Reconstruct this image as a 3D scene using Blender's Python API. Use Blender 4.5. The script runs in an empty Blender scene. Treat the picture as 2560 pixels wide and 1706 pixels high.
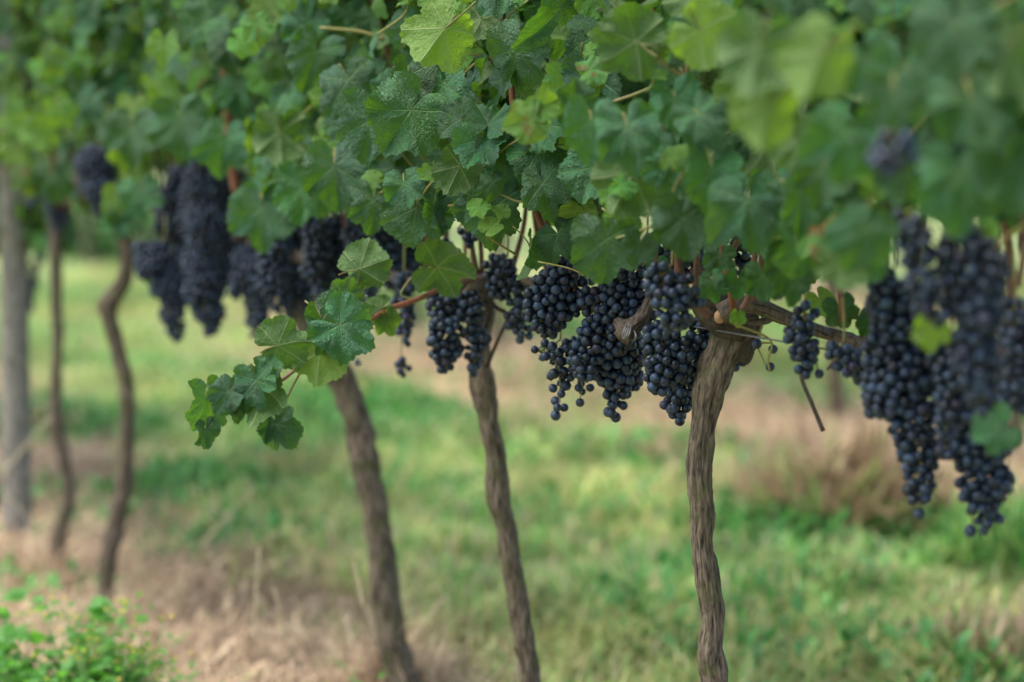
import bpy, math, random
import numpy as np
from mathutils import Vector, Matrix, noise
random.seed(11); rng = np.random.default_rng(11)
S = bpy.context.scene
COL = S.collection

# ------------------------------------------------------------------ camera, sky, sun, exposure
F = 6044.0; CAMH = 1.16; PITCH = math.atan(639 / F)
cam = bpy.data.objects.new('camera', bpy.data.cameras.new('camera')); COL.objects.link(cam); S.camera = cam
cam.location = (0, 0, CAMH); cam.rotation_euler = (math.pi / 2 - PITCH, 0, 0)
cam.data.sensor_width = 36; cam.data.lens = 36 * F / 2560; cam.data.clip_start = .05; cam.data.clip_end = 400
cam.data.dof.use_dof = True; cam.data.dof.focus_distance = 3.36; cam.data.dof.aperture_fstop = 2.15
cam.data.dof.aperture_blades = 0
W = bpy.data.worlds.new('World'); S.world = W; W.use_nodes = True
wn = W.node_tree; sky = wn.nodes.new('ShaderNodeTexSky'); sky.sky_type = 'NISHITA'; sky.sun_disc = False
SUN = Vector((-.42, -.08, .86)).normalized()
sky.sun_elevation = math.asin(SUN.z); sky.sun_rotation = math.atan2(SUN.x, SUN.y)
sky.air_density = 1.0; sky.dust_density = 2.2; sky.ozone_density = 1.0
wn.links.new(sky.outputs[0], wn.nodes['Background'].inputs[0]); wn.nodes['Background'].inputs[1].default_value = .09
sl = bpy.data.lights.new('sun', 'SUN'); sl.energy = 1.5; sl.angle = math.radians(55); sl.color = (1, .96, .89)
so = bpy.data.objects.new('sun', sl); COL.objects.link(so); so.rotation_euler = SUN.to_track_quat('Z', 'Y').to_euler()
S.view_settings.view_transform = 'Standard'; S.view_settings.look = 'None'; S.view_settings.gamma = 1
S.view_settings.use_curve_mapping = False; S.view_settings.exposure = 2.0
S.cycles.use_denoising = True
S.cycles.max_bounces = 8; S.cycles.transparent_max_bounces = 4

# ------------------------------------------------------------------ geometry of the place
cp, sp = math.cos(PITCH), math.sin(PITCH)
def P(x, y, Y):
    """photo pixel (2560 wide) + distance from the camera along the ground -> point"""
    a, b = (x - 1280) / F, (853 - y) / F
    d = Vector((a, cp + b * sp, -sp + b * cp)); return Vector((0, 0, CAMH)) + d * (Y / d.y)
def G(x, y):
    a, b = (x - 1280) / F, (853 - y) / F
    d = Vector((a, cp + b * sp, -sp + b * cp)); return Vector((0, 0, CAMH)) + d * (CAMH / -d.z)
def proj(p):
    v = p - Vector((0, 0, CAMH)); f = v.y * cp - v.z * sp; u = v.y * sp + v.z * cp
    return 1280 + F * v.x / f, 853 - F * u / f, f
RD = Vector((-.4472, .8944, 0)); RN = Vector((-.8944, -.4472, 0)); R0 = Vector((.27, 3.3, 0))
def row(s, o, h): return R0 + RD * s + RN * o + Vector((0, 0, h))
def ZR(x, o=0.0): return (1.92 - 1.118 * o) / (.5 + (x - 1280) / F)

# ------------------------------------------------------------------ helpers
def mesh_np(name, v, f, mats, uv=None, mi=None, smooth=True, col=None, uv2=None):
    """v (n,3); f list of index tuples or (m,k) array; uv per vertex"""
    me = bpy.data.meshes.new(name)
    v = np.asarray(v, dtype=np.float32)
    if isinstance(f, np.ndarray):
        m, k = f.shape; idx = f.ravel().astype(np.int32); starts = np.arange(0, m * k, k, dtype=np.int32)
    else:
        ln = [len(q) for q in f]; idx = np.fromiter((i for q in f for i in q), dtype=np.int32); starts = np.concatenate(([0], np.cumsum(ln)[:-1])).astype(np.int32); m = len(f)
    me.vertices.add(len(v)); me.vertices.foreach_set('co', v.ravel())
    me.loops.add(len(idx)); me.loops.foreach_set('vertex_index', idx)
    me.polygons.add(m); me.polygons.foreach_set('loop_start', starts)
    if mi is not None: me.polygons.foreach_set('material_index', np.asarray(mi, dtype=np.int32))
    me.polygons.foreach_set('use_smooth', np.full(m, smooth))
    for u, nm in ((uv, 'UVMap'), (uv2, 'veins')):
        if u is not None:
            l = me.uv_layers.new(name=nm); l.data.foreach_set('uv', np.asarray(u, dtype=np.float32)[idx].ravel())
    if col is not None:
        a = me.color_attributes.new('tint', 'FLOAT_COLOR', 'POINT')
        a.data.foreach_set('color', np.asarray(col, dtype=np.float32).ravel())
    for q in mats: me.materials.append(q)
    me.update(calc_edges=True); me.validate()
    return me
def tag(o, label=None, cat=None, group=None, kind=None):
    for k, v in (('label', label), ('category', cat), ('group', group), ('kind', kind)):
        if v: o[k] = v
    return o
WORLD = {}
def put(name, me, parent=None, at=Vector((0, 0, 0)), rot=None, scale=None):
    """link a mesh (or Empty) at a world point under parent (things and parts are never rotated, only leaves are)"""
    o = bpy.data.objects.new(name, me); COL.objects.link(o); WORLD[o] = Vector(at)
    if parent is not None: o.parent = parent; o.location = Vector(at) - WORLD[parent]
    else: o.location = at
    if rot is not None: o.rotation_mode = 'QUATERNION'; o.rotation_quaternion = rot
    if scale is not None: o.scale = scale
    return o
def spline(pts, n):
    """Catmull-Rom through rows of numbers"""
    p = np.array(pts, float); m = len(p)
    if m == 2: t = np.linspace(0, 1, n)[:, None]; return p[0] * (1 - t) + p[1] * t
    q = np.vstack([2 * p[0] - p[1], p, 2 * p[-1] - p[-2]]); out = []
    for t in np.linspace(0, m - 1 - 1e-6, n):
        i = int(t); u = t - i; a, b, c, d = q[i:i + 4]
        out.append(.5 * (2 * b + (c - a) * u + (2 * a - 5 * b + 4 * c - d) * u * u + (3 * b - a - 3 * c + d) * u ** 3))
    return np.array(out)
def tube_data(pts, n, seg, bark=None, cap=True, seed=0.):
    """pts rows: x,y,z,r. returns verts, faces, uv"""
    c = spline(pts, n); v = []; uv = []; L = 0.
    prev = np.array([1., 0, 0])
    for i in range(n):
        t = c[min(i + 1, n - 1), :3] - c[max(i - 1, 0), :3]; t /= (np.linalg.norm(t) + 1e-9)
        if i: L += np.linalg.norm(c[i, :3] - c[i - 1, :3])
        x = prev - t * prev.dot(t)
        if np.linalg.norm(x) < 1e-3: x = np.array([0, 1., 0]) - t * t[1]
        x /= np.linalg.norm(x); prev = x; y = np.cross(t, x)
        for k in range(seg + 1):
            a = 2 * math.pi * k / seg; r = c[i, 3]
            if bark: r *= 1 + bark(a, L, seed)
            v.append(c[i, :3] + (x * math.cos(a) + y * math.sin(a)) * r); uv.append((k / seg, L))
    s1 = seg + 1
    f = [(i * s1 + k, i * s1 + k + 1, (i + 1) * s1 + k + 1, (i + 1) * s1 + k) for i in range(n - 1) for k in range(seg)]
    if cap:
        f.append(tuple(range(seg - 1, -1, -1))); f.append(tuple((n - 1) * s1 + k for k in range(seg)))
    return v, f, uv
def tube(name, pts, n, seg, mat, parent, bark=None, seed=0.):
    """pts: list of (Vector, radius)"""
    at = Vector(pts[0][0]); rows = [(*(Vector(p) - at), r) for p, r in pts]
    v, f, uv = tube_data(rows, n, seg, bark, True, seed)
    return put(name, mesh_np(name, v, f, [mat], uv), parent, at)
class Batch:
    def __init__(s): s.v = []; s.f = []; s.uv = []; s.mi = []; s.col = []; s.n = 0
    def add(s, v, f, uv=None, mi=0, col=None):
        v = np.asarray(v, float); s.v.append(v); s.f += [tuple(i + s.n for i in q) for q in f]; s.mi += [mi] * len(f)
        s.uv.append(np.zeros((len(v), 2)) if uv is None else np.asarray(uv)); s.n += len(v)
    def mesh(s, name, mats, smooth=True): return mesh_np(name, np.vstack(s.v), s.f, mats, np.vstack(s.uv), s.mi, smooth)

# ------------------------------------------------------------------ materials
class NT:
    def __init__(s, name):
        s.m = bpy.data.materials.new(name); s.m.use_nodes = True; s.t = s.m.node_tree; s.bsdf = s.t.nodes['Principled BSDF']; s.out = s.t.nodes['Material Output']
    def n(s, typ, ins=None, **kw):
        x = s.t.nodes.new(typ)
        for k, v in kw.items(): setattr(x, k, v)
        for k, v in (ins or {}).items(): s.set(x.inputs[k], v)
        return x
    def set(s, sock, v):
        if isinstance(v, bpy.types.NodeSocket): s.t.links.new(v, sock)
        else: sock.default_value = v
    def math(s, op, a, b=0., c=0.):
        x = s.n('ShaderNodeMath', operation=op); s.set(x.inputs[0], a); s.set(x.inputs[1], b); s.set(x.inputs[2], c); return x.outputs[0]
    def noise(s, scale, vec=None, detail=3., rough=.55):
        x = s.n('ShaderNodeTexNoise', {'Scale': scale, 'Detail': detail, 'Roughness': rough})
        if vec is not None: s.set(x.inputs['Vector'], vec)
        return x.outputs['Fac']
    def ramp(s, fac, *stops):
        x = s.n('ShaderNodeValToRGB'); s.set(x.inputs[0], fac); e = x.color_ramp.elements
        while len(e) < len(stops): e.new(.5)
        for q, (p, c) in zip(e, stops): q.position = p; q.color = (c, c, c, 1) if isinstance(c, (int, float)) else (*c, 1)
        return x.outputs[0]
    def mix(s, fac, a, b, mode='MIX'):
        x = s.n('ShaderNodeMix', data_type='RGBA', blend_type=mode); s.set(x.inputs[0], fac)
        for k, v in ((6, a), (7, b)): s.set(x.inputs[k], (*v, 1) if isinstance(v, tuple) and len(v) == 3 else v)
        return x.outputs[2]
    def bump(s, h, strength, dist):
        x = s.n('ShaderNodeBump', {'Strength': strength, 'Distance': dist}); s.set(x.inputs['Height'], h); return x.outputs[0]

def leaf_material(name, top_a, top_b, under, trans, tw=.3, gloss=.33, residue=.35, rust=0., island=False, veins=True):
    t = NT(name); oi = t.n('ShaderNodeObjectInfo'); geo = t.n('ShaderNodeNewGeometry')
    rnd = geo.outputs['Random Per Island'] if island else oi.outputs['Random']
    tc = t.n('ShaderNodeTexCoord').outputs['Object']
    off = t.n('ShaderNodeVectorMath', {0: tc}, operation='ADD'); cmb = t.n('ShaderNodeCombineXYZ', {0: rnd, 1: rnd, 2: rnd})
    sc = t.n('ShaderNodeVectorMath', {0: cmb.outputs[0]}, operation='SCALE'); sc.inputs['Scale'].default_value = 40; t.set(off.inputs[1], sc.outputs[0]); oc = off.outputs[0]
    n1 = t.noise(1.6, oc, 4); n2 = t.noise(14, oc, 3)
    col = t.mix(t.ramp(n1, (.3, 0.), (.7, 1.)), top_a, top_b)
    hv = t.n('ShaderNodeHueSaturation', {'Color': col}); t.set(hv.inputs['Hue'], t.math('MULTIPLY_ADD', rnd, .05, .475)); t.set(hv.inputs['Value'], t.math('MULTIPLY_ADD', t.math('FRACT', t.math('MULTIPLY', rnd, 7.31)), .8, .6)); col = hv.outputs[0]
    # dried spray: pale flecks in blotches
    fl = t.ramp(t.noise(34, oc, 2), (.44, 0.), (.70, 1.)); bl = t.ramp(t.noise(1.8, oc, 2), (.38, 0.), (.62, 1.))
    col = t.mix(t.math('MULTIPLY', t.math('MULTIPLY_ADD', fl, .6, .35), t.math('MULTIPLY', bl, residue)), col, (.13, .235, .205))
    undc = t.mix(n2, under, tuple(c * .8 for c in under))
    if veins:
        uv = t.n('ShaderNodeUVMap', uv_map='veins'); sx = t.n('ShaderNodeSeparateXYZ', {0: uv.outputs[0]}); d, a = sx.outputs[0], sx.outputs[1]
        main = t.ramp(t.math('ABSOLUTE', d), (.006, 1.), (.020, 0.))
        sec = t.ramp(t.math('PINGPONG', t.math('MULTIPLY', a, 6.2), .5), (.0, 1.), (.055, 0.))
        ter = t.ramp(t.n('ShaderNodeTexVoronoi', {'Scale': 12., 'Vector': oc}, feature='DISTANCE_TO_EDGE').outputs[0], (.0, 1.), (.08, 0.))
        vm = t.math('MAXIMUM', main, t.math('MULTIPLY', sec, .55))
        col = t.mix(t.math('MULTIPLY', vm, .45), col, (.17, .27, .08)); undc = t.mix(t.math('MULTIPLY', vm, .75), undc, (.34, .40, .17))
        hh = t.math('ADD', t.math('MULTIPLY', vm, -.9), t.math('ADD', t.math('MULTIPLY', ter, -.22), t.math('MULTIPLY', n2, .7)))
        nrm = t.bump(hh, .5, .04)
    else: nrm = t.bump(t.math('ADD', n2, n1), .6, .006); vm = 0.
    if rust:
        rr = t.ramp(t.noise(2.2, oc, 3), (.56, 0.), (.64, 1.)); col = t.mix(t.math('MULTIPLY', rr, rust), col, (.20, .07, .04)); undc = t.mix(t.math('MULTIPLY', rr, rust), undc, (.22, .08, .05))
    fin = t.mix(geo.outputs['Backfacing'], col, undc); b = t.bsdf
    t.set(b.inputs['Base Color'], fin)
    wet = t.ramp(t.noise(3.0, oc, 3), (.34, gloss * .7), (.5, gloss * 1.35))
    rg = t.n('ShaderNodeMix'); t.set(rg.inputs[0], geo.outputs['Backfacing']); t.set(rg.inputs[2], wet); rg.inputs[3].default_value = .7
    t.set(b.inputs['Roughness'], rg.outputs[0]); b.inputs['Specular IOR Level'].default_value = .5; t.set(b.inputs['Normal'], nrm)
    tr = t.n('ShaderNodeBsdfTranslucent'); tcol = t.mix(t.math('MULTIPLY', vm, .4) if veins else 0., trans, tuple(c * .5 for c in trans))
    hv2 = t.n('ShaderNodeHueSaturation', {'Color': tcol}); t.set(hv2.inputs['Value'], t.math('MULTIPLY_ADD', rnd, .4, .8)); t.set(tr.inputs[0], hv2.outputs[0]); t.set(tr.inputs[1], nrm)
    mx = t.n('ShaderNodeMixShader', {0: tw}); t.set(mx.inputs[1], b.outputs[0]); t.set(mx.inputs[2], tr.outputs[0]); t.set(t.out.inputs[0], mx.outputs[0])
    return t.m
UND = (.085, .16, .045); TRN = (.17, .40, .015)
LEAF = leaf_material('leaf_mature', (.010, .066, .021), (.026, .122, .026), UND, TRN, .22, .36, .26)
YOUNG = leaf_material('leaf_young', (.055, .17, .025), (.09, .22, .03), (.16, .27, .06), (.36, .60, .03), .38, .4, .1)
RUST = leaf_material('leaf_rusty', (.05, .15, .03), (.10, .21, .03), (.17, .26, .07), (.32, .5, .03), .3, .4, .1, .9)
FOLI = leaf_material('foliage_far', (.014, .06, .024), (.028, .09, .028), UND, TRN, .2, .4, .3, island=True, veins=False)

def plain(name, a, b, scale, rough=.8, bump=0., dist=.002, vec='Object', detail=4, spec=.3):
    t = NT(name); tc = t.n('ShaderNodeTexCoord').outputs[vec]; n = t.noise(scale, tc, detail)
    t.set(t.bsdf.inputs['Base Color'], t.mix(t.ramp(n, (.3, 0.), (.7, 1.)), a, b)); t.bsdf.inputs['Roughness'].default_value = rough; t.bsdf.inputs['Specular IOR Level'].default_value = spec
    if bump: t.set(t.bsdf.inputs['Normal'], t.bump(n, bump, dist))
    return t.m
PETI = plain('petiole', (.13, .20, .045), (.20, .10, .055), 30, .5)
def bark_material(name, a, b, moss=.3, dark=(.02, .015, .012)):
    t = NT(name); uv = t.n('ShaderNodeTexCoord'); tc = uv.outputs['Object']
    mp = t.n('ShaderNodeMapping', {'Vector': uv.outputs['UV'], 'Scale': (14, 16, 1)}); mp2 = t.n('ShaderNodeMapping', {'Vector': tc, 'Scale': (1, 1, .16)})
    st = t.noise(170, mp2.outputs[0], 5, .65); st2 = t.noise(1.6, mp.outputs[0], 4); lg = t.noise(30, tc, 3)
    c = t.mix(t.ramp(st, (.35, 0.), (.65, 1.)), a, b); c = t.mix(t.ramp(st2, (.34, .95), (.50, 0.)), c, dark)
    c = t.mix(t.math('MULTIPLY', t.ramp(lg, (.5, 0.), (.68, 1.)), moss), c, (.085, .095, .030))
    t.set(t.bsdf.inputs['Base Color'], c); t.bsdf.inputs['Roughness'].default_value = .85; t.bsdf.inputs['Specular IOR Level'].default_value = .25
    t.set(t.bsdf.inputs['Normal'], t.bump(t.math('ADD', st, t.math('MULTIPLY', st2, 1.5)), .9, .004)); return t.m
BARK = bark_material('bark', (.065, .046, .032), (.215, .165, .115), .6)
BARKD = bark_material('bark_head', (.030, .022, .016), (.085, .062, .045), .3)
WOOD = bark_material('cordon_wood', (.085, .062, .046), (.19, .145, .11), .08)
POSTM = bark_material('post_wood', (.18, .16, .13), (.32, .29, .24), .25, (.06, .052, .045))
CANE = plain('cane_red', (.13, .042, .022), (.21, .085, .045), 22, .5, .3, .001)
CANED = plain('cane_brown', (.085, .042, .026), (.16, .085, .05), 26, .6, .3, .001)
RACH = plain('grape_stalk', (.20, .26, .06), (.24, .13, .06), 60, .6)
CUT = plain('cut_wood', (.34, .19, .10), (.50, .31, .18), 40, .7)
WIRE = plain('wire', (.10, .10, .105), (.20, .195, .19), 50, .4); WIRE.node_tree.nodes['Principled BSDF'].inputs['Metallic'].default_value = .5
TENDR = plain('tendril', (.17, .24, .05), (.24, .14, .06), 12, .5)
def grape_material():
    t = NT('grape_skin'); oi = t.n('ShaderNodeObjectInfo'); tc = t.n('ShaderNodeTexCoord').outputs['Object']; geo = t.n('ShaderNodeNewGeometry')
    cmb = t.n('ShaderNodeCombineXYZ', {0: oi.outputs['Random'], 1: oi.outputs['Random'], 2: 0.}); sc = t.n('ShaderNodeVectorMath', {0: cmb.outputs[0]}, operation='SCALE'); sc.inputs['Scale'].default_value = 9
    ad = t.n('ShaderNodeVectorMath', {0: tc, 1: sc.outputs[0]}, operation='ADD').outputs[0]
    isl = t.math('FRACT', t.math('ADD', oi.outputs['Random'], geo.outputs['Random Per Island']))
    bloom = t.math('MULTIPLY', t.ramp(t.noise(95, ad, 4), (.36, .08), (.62, 1.)), t.math('MULTIPLY_ADD', isl, .7, .3))
    spk = t.ramp(t.noise(700, ad, 2), (.60, 0.), (.70, 1.))
    c = t.mix(t.math('MULTIPLY', bloom, .60), (.0028, .003, .006), (.055, .105, .19))
    c = t.mix(t.math('MULTIPLY', t.ramp(isl, (.9, 0.), (.97, .5)), 1.), c, (.03, .012, .022))
    c = t.mix(t.math('MULTIPLY', spk, .08), c, (.22, .22, .21))
    t.set(t.bsdf.inputs['Base Color'], c); t.set(t.bsdf.inputs['Roughness'], t.math('MULTIPLY_ADD', bloom, .22, .36)); t.bsdf.inputs['Specular IOR Level'].default_value = .38
    t.set(t.bsdf.inputs['Normal'], t.bump(t.noise(400, ad, 2), .12, .001)); return t.m
GRAPE = grape_material()
def tint_material(name, rough=.7, tw=.35, spec=.3):
    t = NT(name); at = t.n('ShaderNodeAttribute', attribute_name='tint'); t.set(t.bsdf.inputs['Base Color'], at.outputs['Color']); t.bsdf.inputs['Roughness'].default_value = rough; t.bsdf.inputs['Specular IOR Level'].default_value = spec
    tr = t.n('ShaderNodeBsdfTranslucent'); t.set(tr.inputs[0], at.outputs['Color']); mx = t.n('ShaderNodeMixShader', {0: tw}); t.set(mx.inputs[1], t.bsdf.outputs[0]); t.set(mx.inputs[2], tr.outputs[0]); t.set(t.out.inputs[0], mx.outputs[0]); return t.m
BLADE = tint_material('grass_blade', .5, .35, .4); STRAWM = tint_material('straw_stalk', .75, .2, .25)

# ------------------------------------------------------------------ ground
CROW2 = 5.2
def rowc(X, Y): return X + .5 * Y          # 1.92 on the first row, 5.2 on the next
def nz(X, Y, sc, sd=0.): return noise.noise(Vector((X * sc + sd, Y * sc - sd, sd)))
def gh(X, Y):
    c = rowc(X, Y); h = .035 * nz(X, Y, 1.3) + .02 * nz(X, Y, 4.)
    for c0, a in ((CROW2, .07), (8.5, .07)): h += a * math.exp(-((c - c0) / .5) ** 2)
    return h - .075 + .05 * max(0, noise.noise(Vector((X * 2.4, Y * 1.7, 9.))))
def ground_material():
    t = NT('soil_and_turf'); tc = t.n('ShaderNodeTexCoord').outputs['Object']
    g = t.mix(t.ramp(t.noise(2.2, tc, 5), (.35, 0.), (.65, 1.)), (.13, .21, .05), (.28, .29, .11))
    s = t.mix(t.ramp(t.noise(9, tc, 5), (.35, 0.), (.65, 1.)), (.11, .075, .05), (.38, .285, .18))
    sx = t.n('ShaderNodeSeparateXYZ', {0: tc}); c = t.math('ADD', sx.outputs[0], t.math('MULTIPLY', sx.outputs[1], .5))
    c = t.math('ADD', c, t.math('MULTIPLY_ADD', t.noise(2.8, tc, 5), 1.1, -.55))
    k = t.math('ADD', t.math('PINGPONG', t.math('SUBTRACT', c, 1.86), 1.64), t.math('MULTIPLY', t.math('MAXIMUM', t.math('SUBTRACT', sx.outputs[1], 9.5), 0.), .2))     # 0 on every row, 1.64 between rows
    t.set(t.bsdf.inputs['Base Color'], t.mix(t.ramp(t.math('DIVIDE', k, 1.64), (.26, 1.), (.40, 0.)), g, s))
    t.bsdf.inputs['Roughness'].default_value = .9; t.set(t.bsdf.inputs['Normal'], t.bump(t.noise(40, tc, 4), .7, .03)); return t.m
def build_ground():
    n = 150; xs = np.concatenate([np.linspace(-120, -9, 12)[:-1], np.linspace(-9, 9, n), np.linspace(9, 120, 12)[1:]]); ys = np.concatenate([np.linspace(-40, 0, 8)[:-1], np.linspace(0, 26, n), np.linspace(26, 220, 14)[1:]])
    v = [(x, y, gh(x, y)) for y in ys for x in xs]; m = len(xs)
    f = [(j * m + i, j * m + i + 1, (j + 1) * m + i + 1, (j + 1) * m + i) for j in range(len(ys) - 1) for i in range(m - 1)]
    tag(put('ground', mesh_np('ground', v, f, [ground_material()])), kind='structure')
build_ground()

def straw_prob(X, Y):
    c = rowc(X, Y); k = 1. if c > 3.4 else .5; c += k * (.45 * nz(X, Y, 1.6, 7.) + .3 * nz(X, Y, 5., 3.))
    a = max(1 / (1 + math.exp((abs(c - 1.70 - .07 * min(Y - 4.7, 4)) - .47 - .09 * min(Y - 4.7, 4)) * 14)), 1 / (1 + math.exp((abs(c - CROW2 + .1) - .75 + .22 * max(0, Y - 10)) * 8)), 1 / (1 + math.exp((abs(c - 8.5) - .5) * 10)))
    return a
def blades(name, N, kind, mat, region, label, cat):
    """N thin bent blades in one object"""
    V = np.zeros((N, 5, 3)); C = np.zeros((N, 5, 4)); C[..., 3] = 1; k = 0; tries = 0
    while k < N and tries < N * 30:
        tries += 1
        X, Y = region()
        spb = straw_prob(X, Y); q = nz(X, Y, 1.1, 20.); dens = nz(X, Y, 2.6, 40.); r = random.random()
        if kind == 'grass':
            if r < spb or random.random() > .75 + dens: continue
            L = random.uniform(.035, .095) * (1.0 + 1.2 * max(0, q + .4 * nz(X, Y, 3.1, 90.))); w = random.uniform(.0022, .0045); lean = random.uniform(.5, 1.35)
            u = random.random(); g1 = nz(X, Y, .9, 60.) + .5 * nz(X, Y, 3.4, 80.)
            if u < .42 - .8 * g1: c = (.48, .46, .17)            # yellowed
            elif u < .55 - .5 * g1: c = (.55, .45, .28)                     # dry
            else: c = (.17, .38, .075) if u < .70 + .3 * g1 else (.29, .48, .12)
        elif kind == 'straw':
            if r > spb: continue
            L = random.uniform(.10, .34); w = random.uniform(.0011, .0024); lean = random.uniform(1.95, 2.55)
            u = random.random(); c = (.52, .39, .24) if u < .40 else (.40, .28, .18) if u < .68 else (.62, .49, .32) if u < .86 else (.20, .13, .08)
        else:                                                     # broad weedy leaves
            if q < .06 or r < spb * .5: continue
            L = random.uniform(.02, .055); w = L * random.uniform(.22, .34); lean = random.uniform(.5, 1.4); c = (.07, .24, .05) if random.random() < .6 else (.12, .33, .07)
        z = gh(X, Y) + (random.random() ** 2) * (.022 if kind == 'straw' else .03 + (.22 * max(0, q) if kind == 'broad' else 0)); a = random.uniform(0, 2 * math.pi)
        dx, dy = math.cos(a), math.sin(a); bx, by = -dy * w, dx * w; vv = random.uniform(.75, 1.2)
        up1, out1 = L * .5 * math.cos(lean * .6), L * .5 * math.sin(lean * .6); up2, out2 = up1 + L * .5 * math.cos(lean * 1.15), out1 + L * .5 * math.sin(lean * 1.15)
        base = np.array((X, Y, z)); m = base + (dx * out1, dy * out1, up1); e = base + (dx * out2, dy * out2, max(up2, .004))
        wb = .8 if kind != 'broad' else .3
        V[k, 0] = base - (bx * wb, by * wb, 0); V[k, 1] = base + (bx * wb, by * wb, 0); V[k, 2] = m - (bx, by, 0); V[k, 3] = m + (bx, by, 0); V[k, 4] = e
        vv *= 1 + .55 * nz(X, Y, 2.1, 55.) + .5 * nz(X, Y, 6.5, 15.); C[k, :, :3] = np.array(c) * max(.2, vv) * .98; k += 1
    V = V[:k]; C = C[:k]; b = (np.arange(k) * 5)[:, None]
    f = np.vstack([b + (0, 1, 3), b + (0, 3, 2), b + (2, 3, 4)])
    return tag(put(name, mesh_np(name, V.reshape(-1, 3), f, [mat], col=C.reshape(-1, 4), smooth=False)), label, cat, kind='stuff')
def wedge(y0, y1, p=1.6, m=.6):
    def g():
        Y = y0 + (y1 - y0) * random.random() ** p; return random.uniform(-.212 * Y - m, .212 * Y + m), Y
    return g
blades('grass', 115000, 'grass', BLADE, wedge(3.9, 15), 'mown grass between the vine rows, green mixed with yellow cuttings', 'grass')
blades('straw', 120000, 'straw', STRAWM, wedge(3.9, 16, 1.5), 'dry tan straw lying in bands under the vines', 'straw')
blades('ground_cover', 20000, 'broad', BLADE, wedge(4.2, 15, 1.2), 'patches of broad-leaved green weeds in the grass', 'ground cover')

# ------------------------------------------------------------------ leaves
def leaf_outline(th, r):
    """radius by angle from the tip, th in [-pi, pi]"""
    pass
VA = [math.radians(a) for a in (-118, -54, 0, 54, 118)]
def leaf_mesh(seed, mat, name='leaf', lo=False, fold=None):
    R = random.Random(seed); NA, NR = (25, 2) if lo else (129, 9)
    lob = [R.uniform(.76, .88), R.uniform(.90, 1.02), 1., 0, 0]; lob[3] = lob[1] * R.uniform(.93, 1.07); lob[4] = lob[0] * R.uniform(.92, 1.08)
    val = [R.uniform(.74, .90) if R.random() < .7 else R.uniform(.60, .72) for _ in range(4)]; sinus = R.uniform(.18, .40); end = math.radians(R.uniform(166, 174))
    kn = [(-end, sinus), (math.radians(-156), .62)] + [(VA[0], lob[0])] + [(math.radians(-86), val[0] * .96), (VA[1], lob[1]), (math.radians(-27), val[1]), (0, 1.), (math.radians(27), val[2]), (VA[3], lob[3]), (math.radians(86), val[3] * .96), (VA[4], lob[4]), (math.radians(156), .62), (end, sinus)]
    ka = [k[0] for k in kn]; kr = [k[1] for k in kn]
    ks, fld, curl, wav, puff = R.uniform(0, 100), (R.uniform(-.1, .75) if fold is None else fold), R.uniform(-.05, .6), R.uniform(.06, .22), R.uniform(.08, .20)
    ph, wk, twist, droop = R.uniform(0, 6.28), R.choice((3, 4, 5)), R.uniform(-.25, .25), R.uniform(-.05, .35)
    v = [(0, 0, 0)]; uv = [(0.5, .5)]; uv2 = [(0, 0)]; per = []
    for i in range(NA):
        th = -end + 2 * end * i / (NA - 1); j = min(max(np.searchsorted(ka, th) - 1, 0), len(ka) - 2); u = (th - ka[j]) / (ka[j + 1] - ka[j]); u = min(max(u, 0), 1)
        big, sml, u = (kr[j], kr[j + 1], u) if kr[j] > kr[j + 1] else (kr[j + 1], kr[j], 1 - u); r = big + (sml - big) * u ** 2.1 + .05 * noise.noise((th * 1.3, ks, 5.))
        if not lo:
            t = (i % 4) / 4; r *= 1 + (.10 if (i // 4) % 3 == 0 else .06) * (t * 1.5 if t < .7 else .2) + .03 * noise.noise((th * 3, ks, 0)) ; r *= .98
        per.append((th, r))
    for (th, r) in per:
        dv = min(VA, key=lambda a: abs(th - a)); 
        for k in range(1, NR + 1):
            q = (k / NR) ** .85; rr = r * q; x, y = math.sin(th) * rr, math.cos(th) * rr
            t = rr * math.sin(th - dv); s = rr * math.cos(th - dv)
            z = puff * rr * (1 - math.exp(-t * t * 60)) - curl * rr * rr + fld * (math.sqrt(x * x + .01) - .1) - droop * max(0, y) ** 2 + twist * x * y
            z += wav * q ** 3 * math.sin(wk * th + ph) + .13 * noise.noise((x * 2.6, y * 2.6, ks)) * q + (.0 if lo else .06 * noise.noise((x * 7, y * 8, ks)) * q)
            v.append((x * (1 - .25 * fld), y, z)); uv.append((.5 + x * .5, .5 + y * .5)); uv2.append((t, s - .8 * abs(t)))
    f = []
    for i in range(NA - 1):
        a = 1 + i * NR; b = a + NR; f.append((0, b, a))
        for k in range(NR - 1): f.append((a + k, b + k, b + k + 1, a + k + 1))
    mi = [0] * len(f)
    if not lo:                                            # petiole
        bx = R.uniform(-.25, .25); pl = R.uniform(.55, .95)
        pv, pf, pu = tube_data([(0, 0, -.016, .019), (bx * .2, -.14, -.06, .019), (bx * .7, -.45 * pl, -.28 * pl, .019), (bx, -.72 * pl, -.62 * pl, .024)], 7, 5)
        n0 = len(v); v += [tuple(p) for p in pv]; uv += pu; uv2 += [(0, .05)] * len(pv); f += [tuple(n0 + i for i in q) for q in pf]; mi += [1] * len(pf)
    v = np.array(v)
    return mesh_np(name, v, f, [mat, PETI], uv, mi, True, uv2=uv2)
LM = [leaf_mesh(100 + i, LEAF) for i in range(18)]; LY = [leaf_mesh(200 + i, YOUNG) for i in range(8)]; LRU = [leaf_mesh(300 + i, RUST) for i in range(4)]
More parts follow.
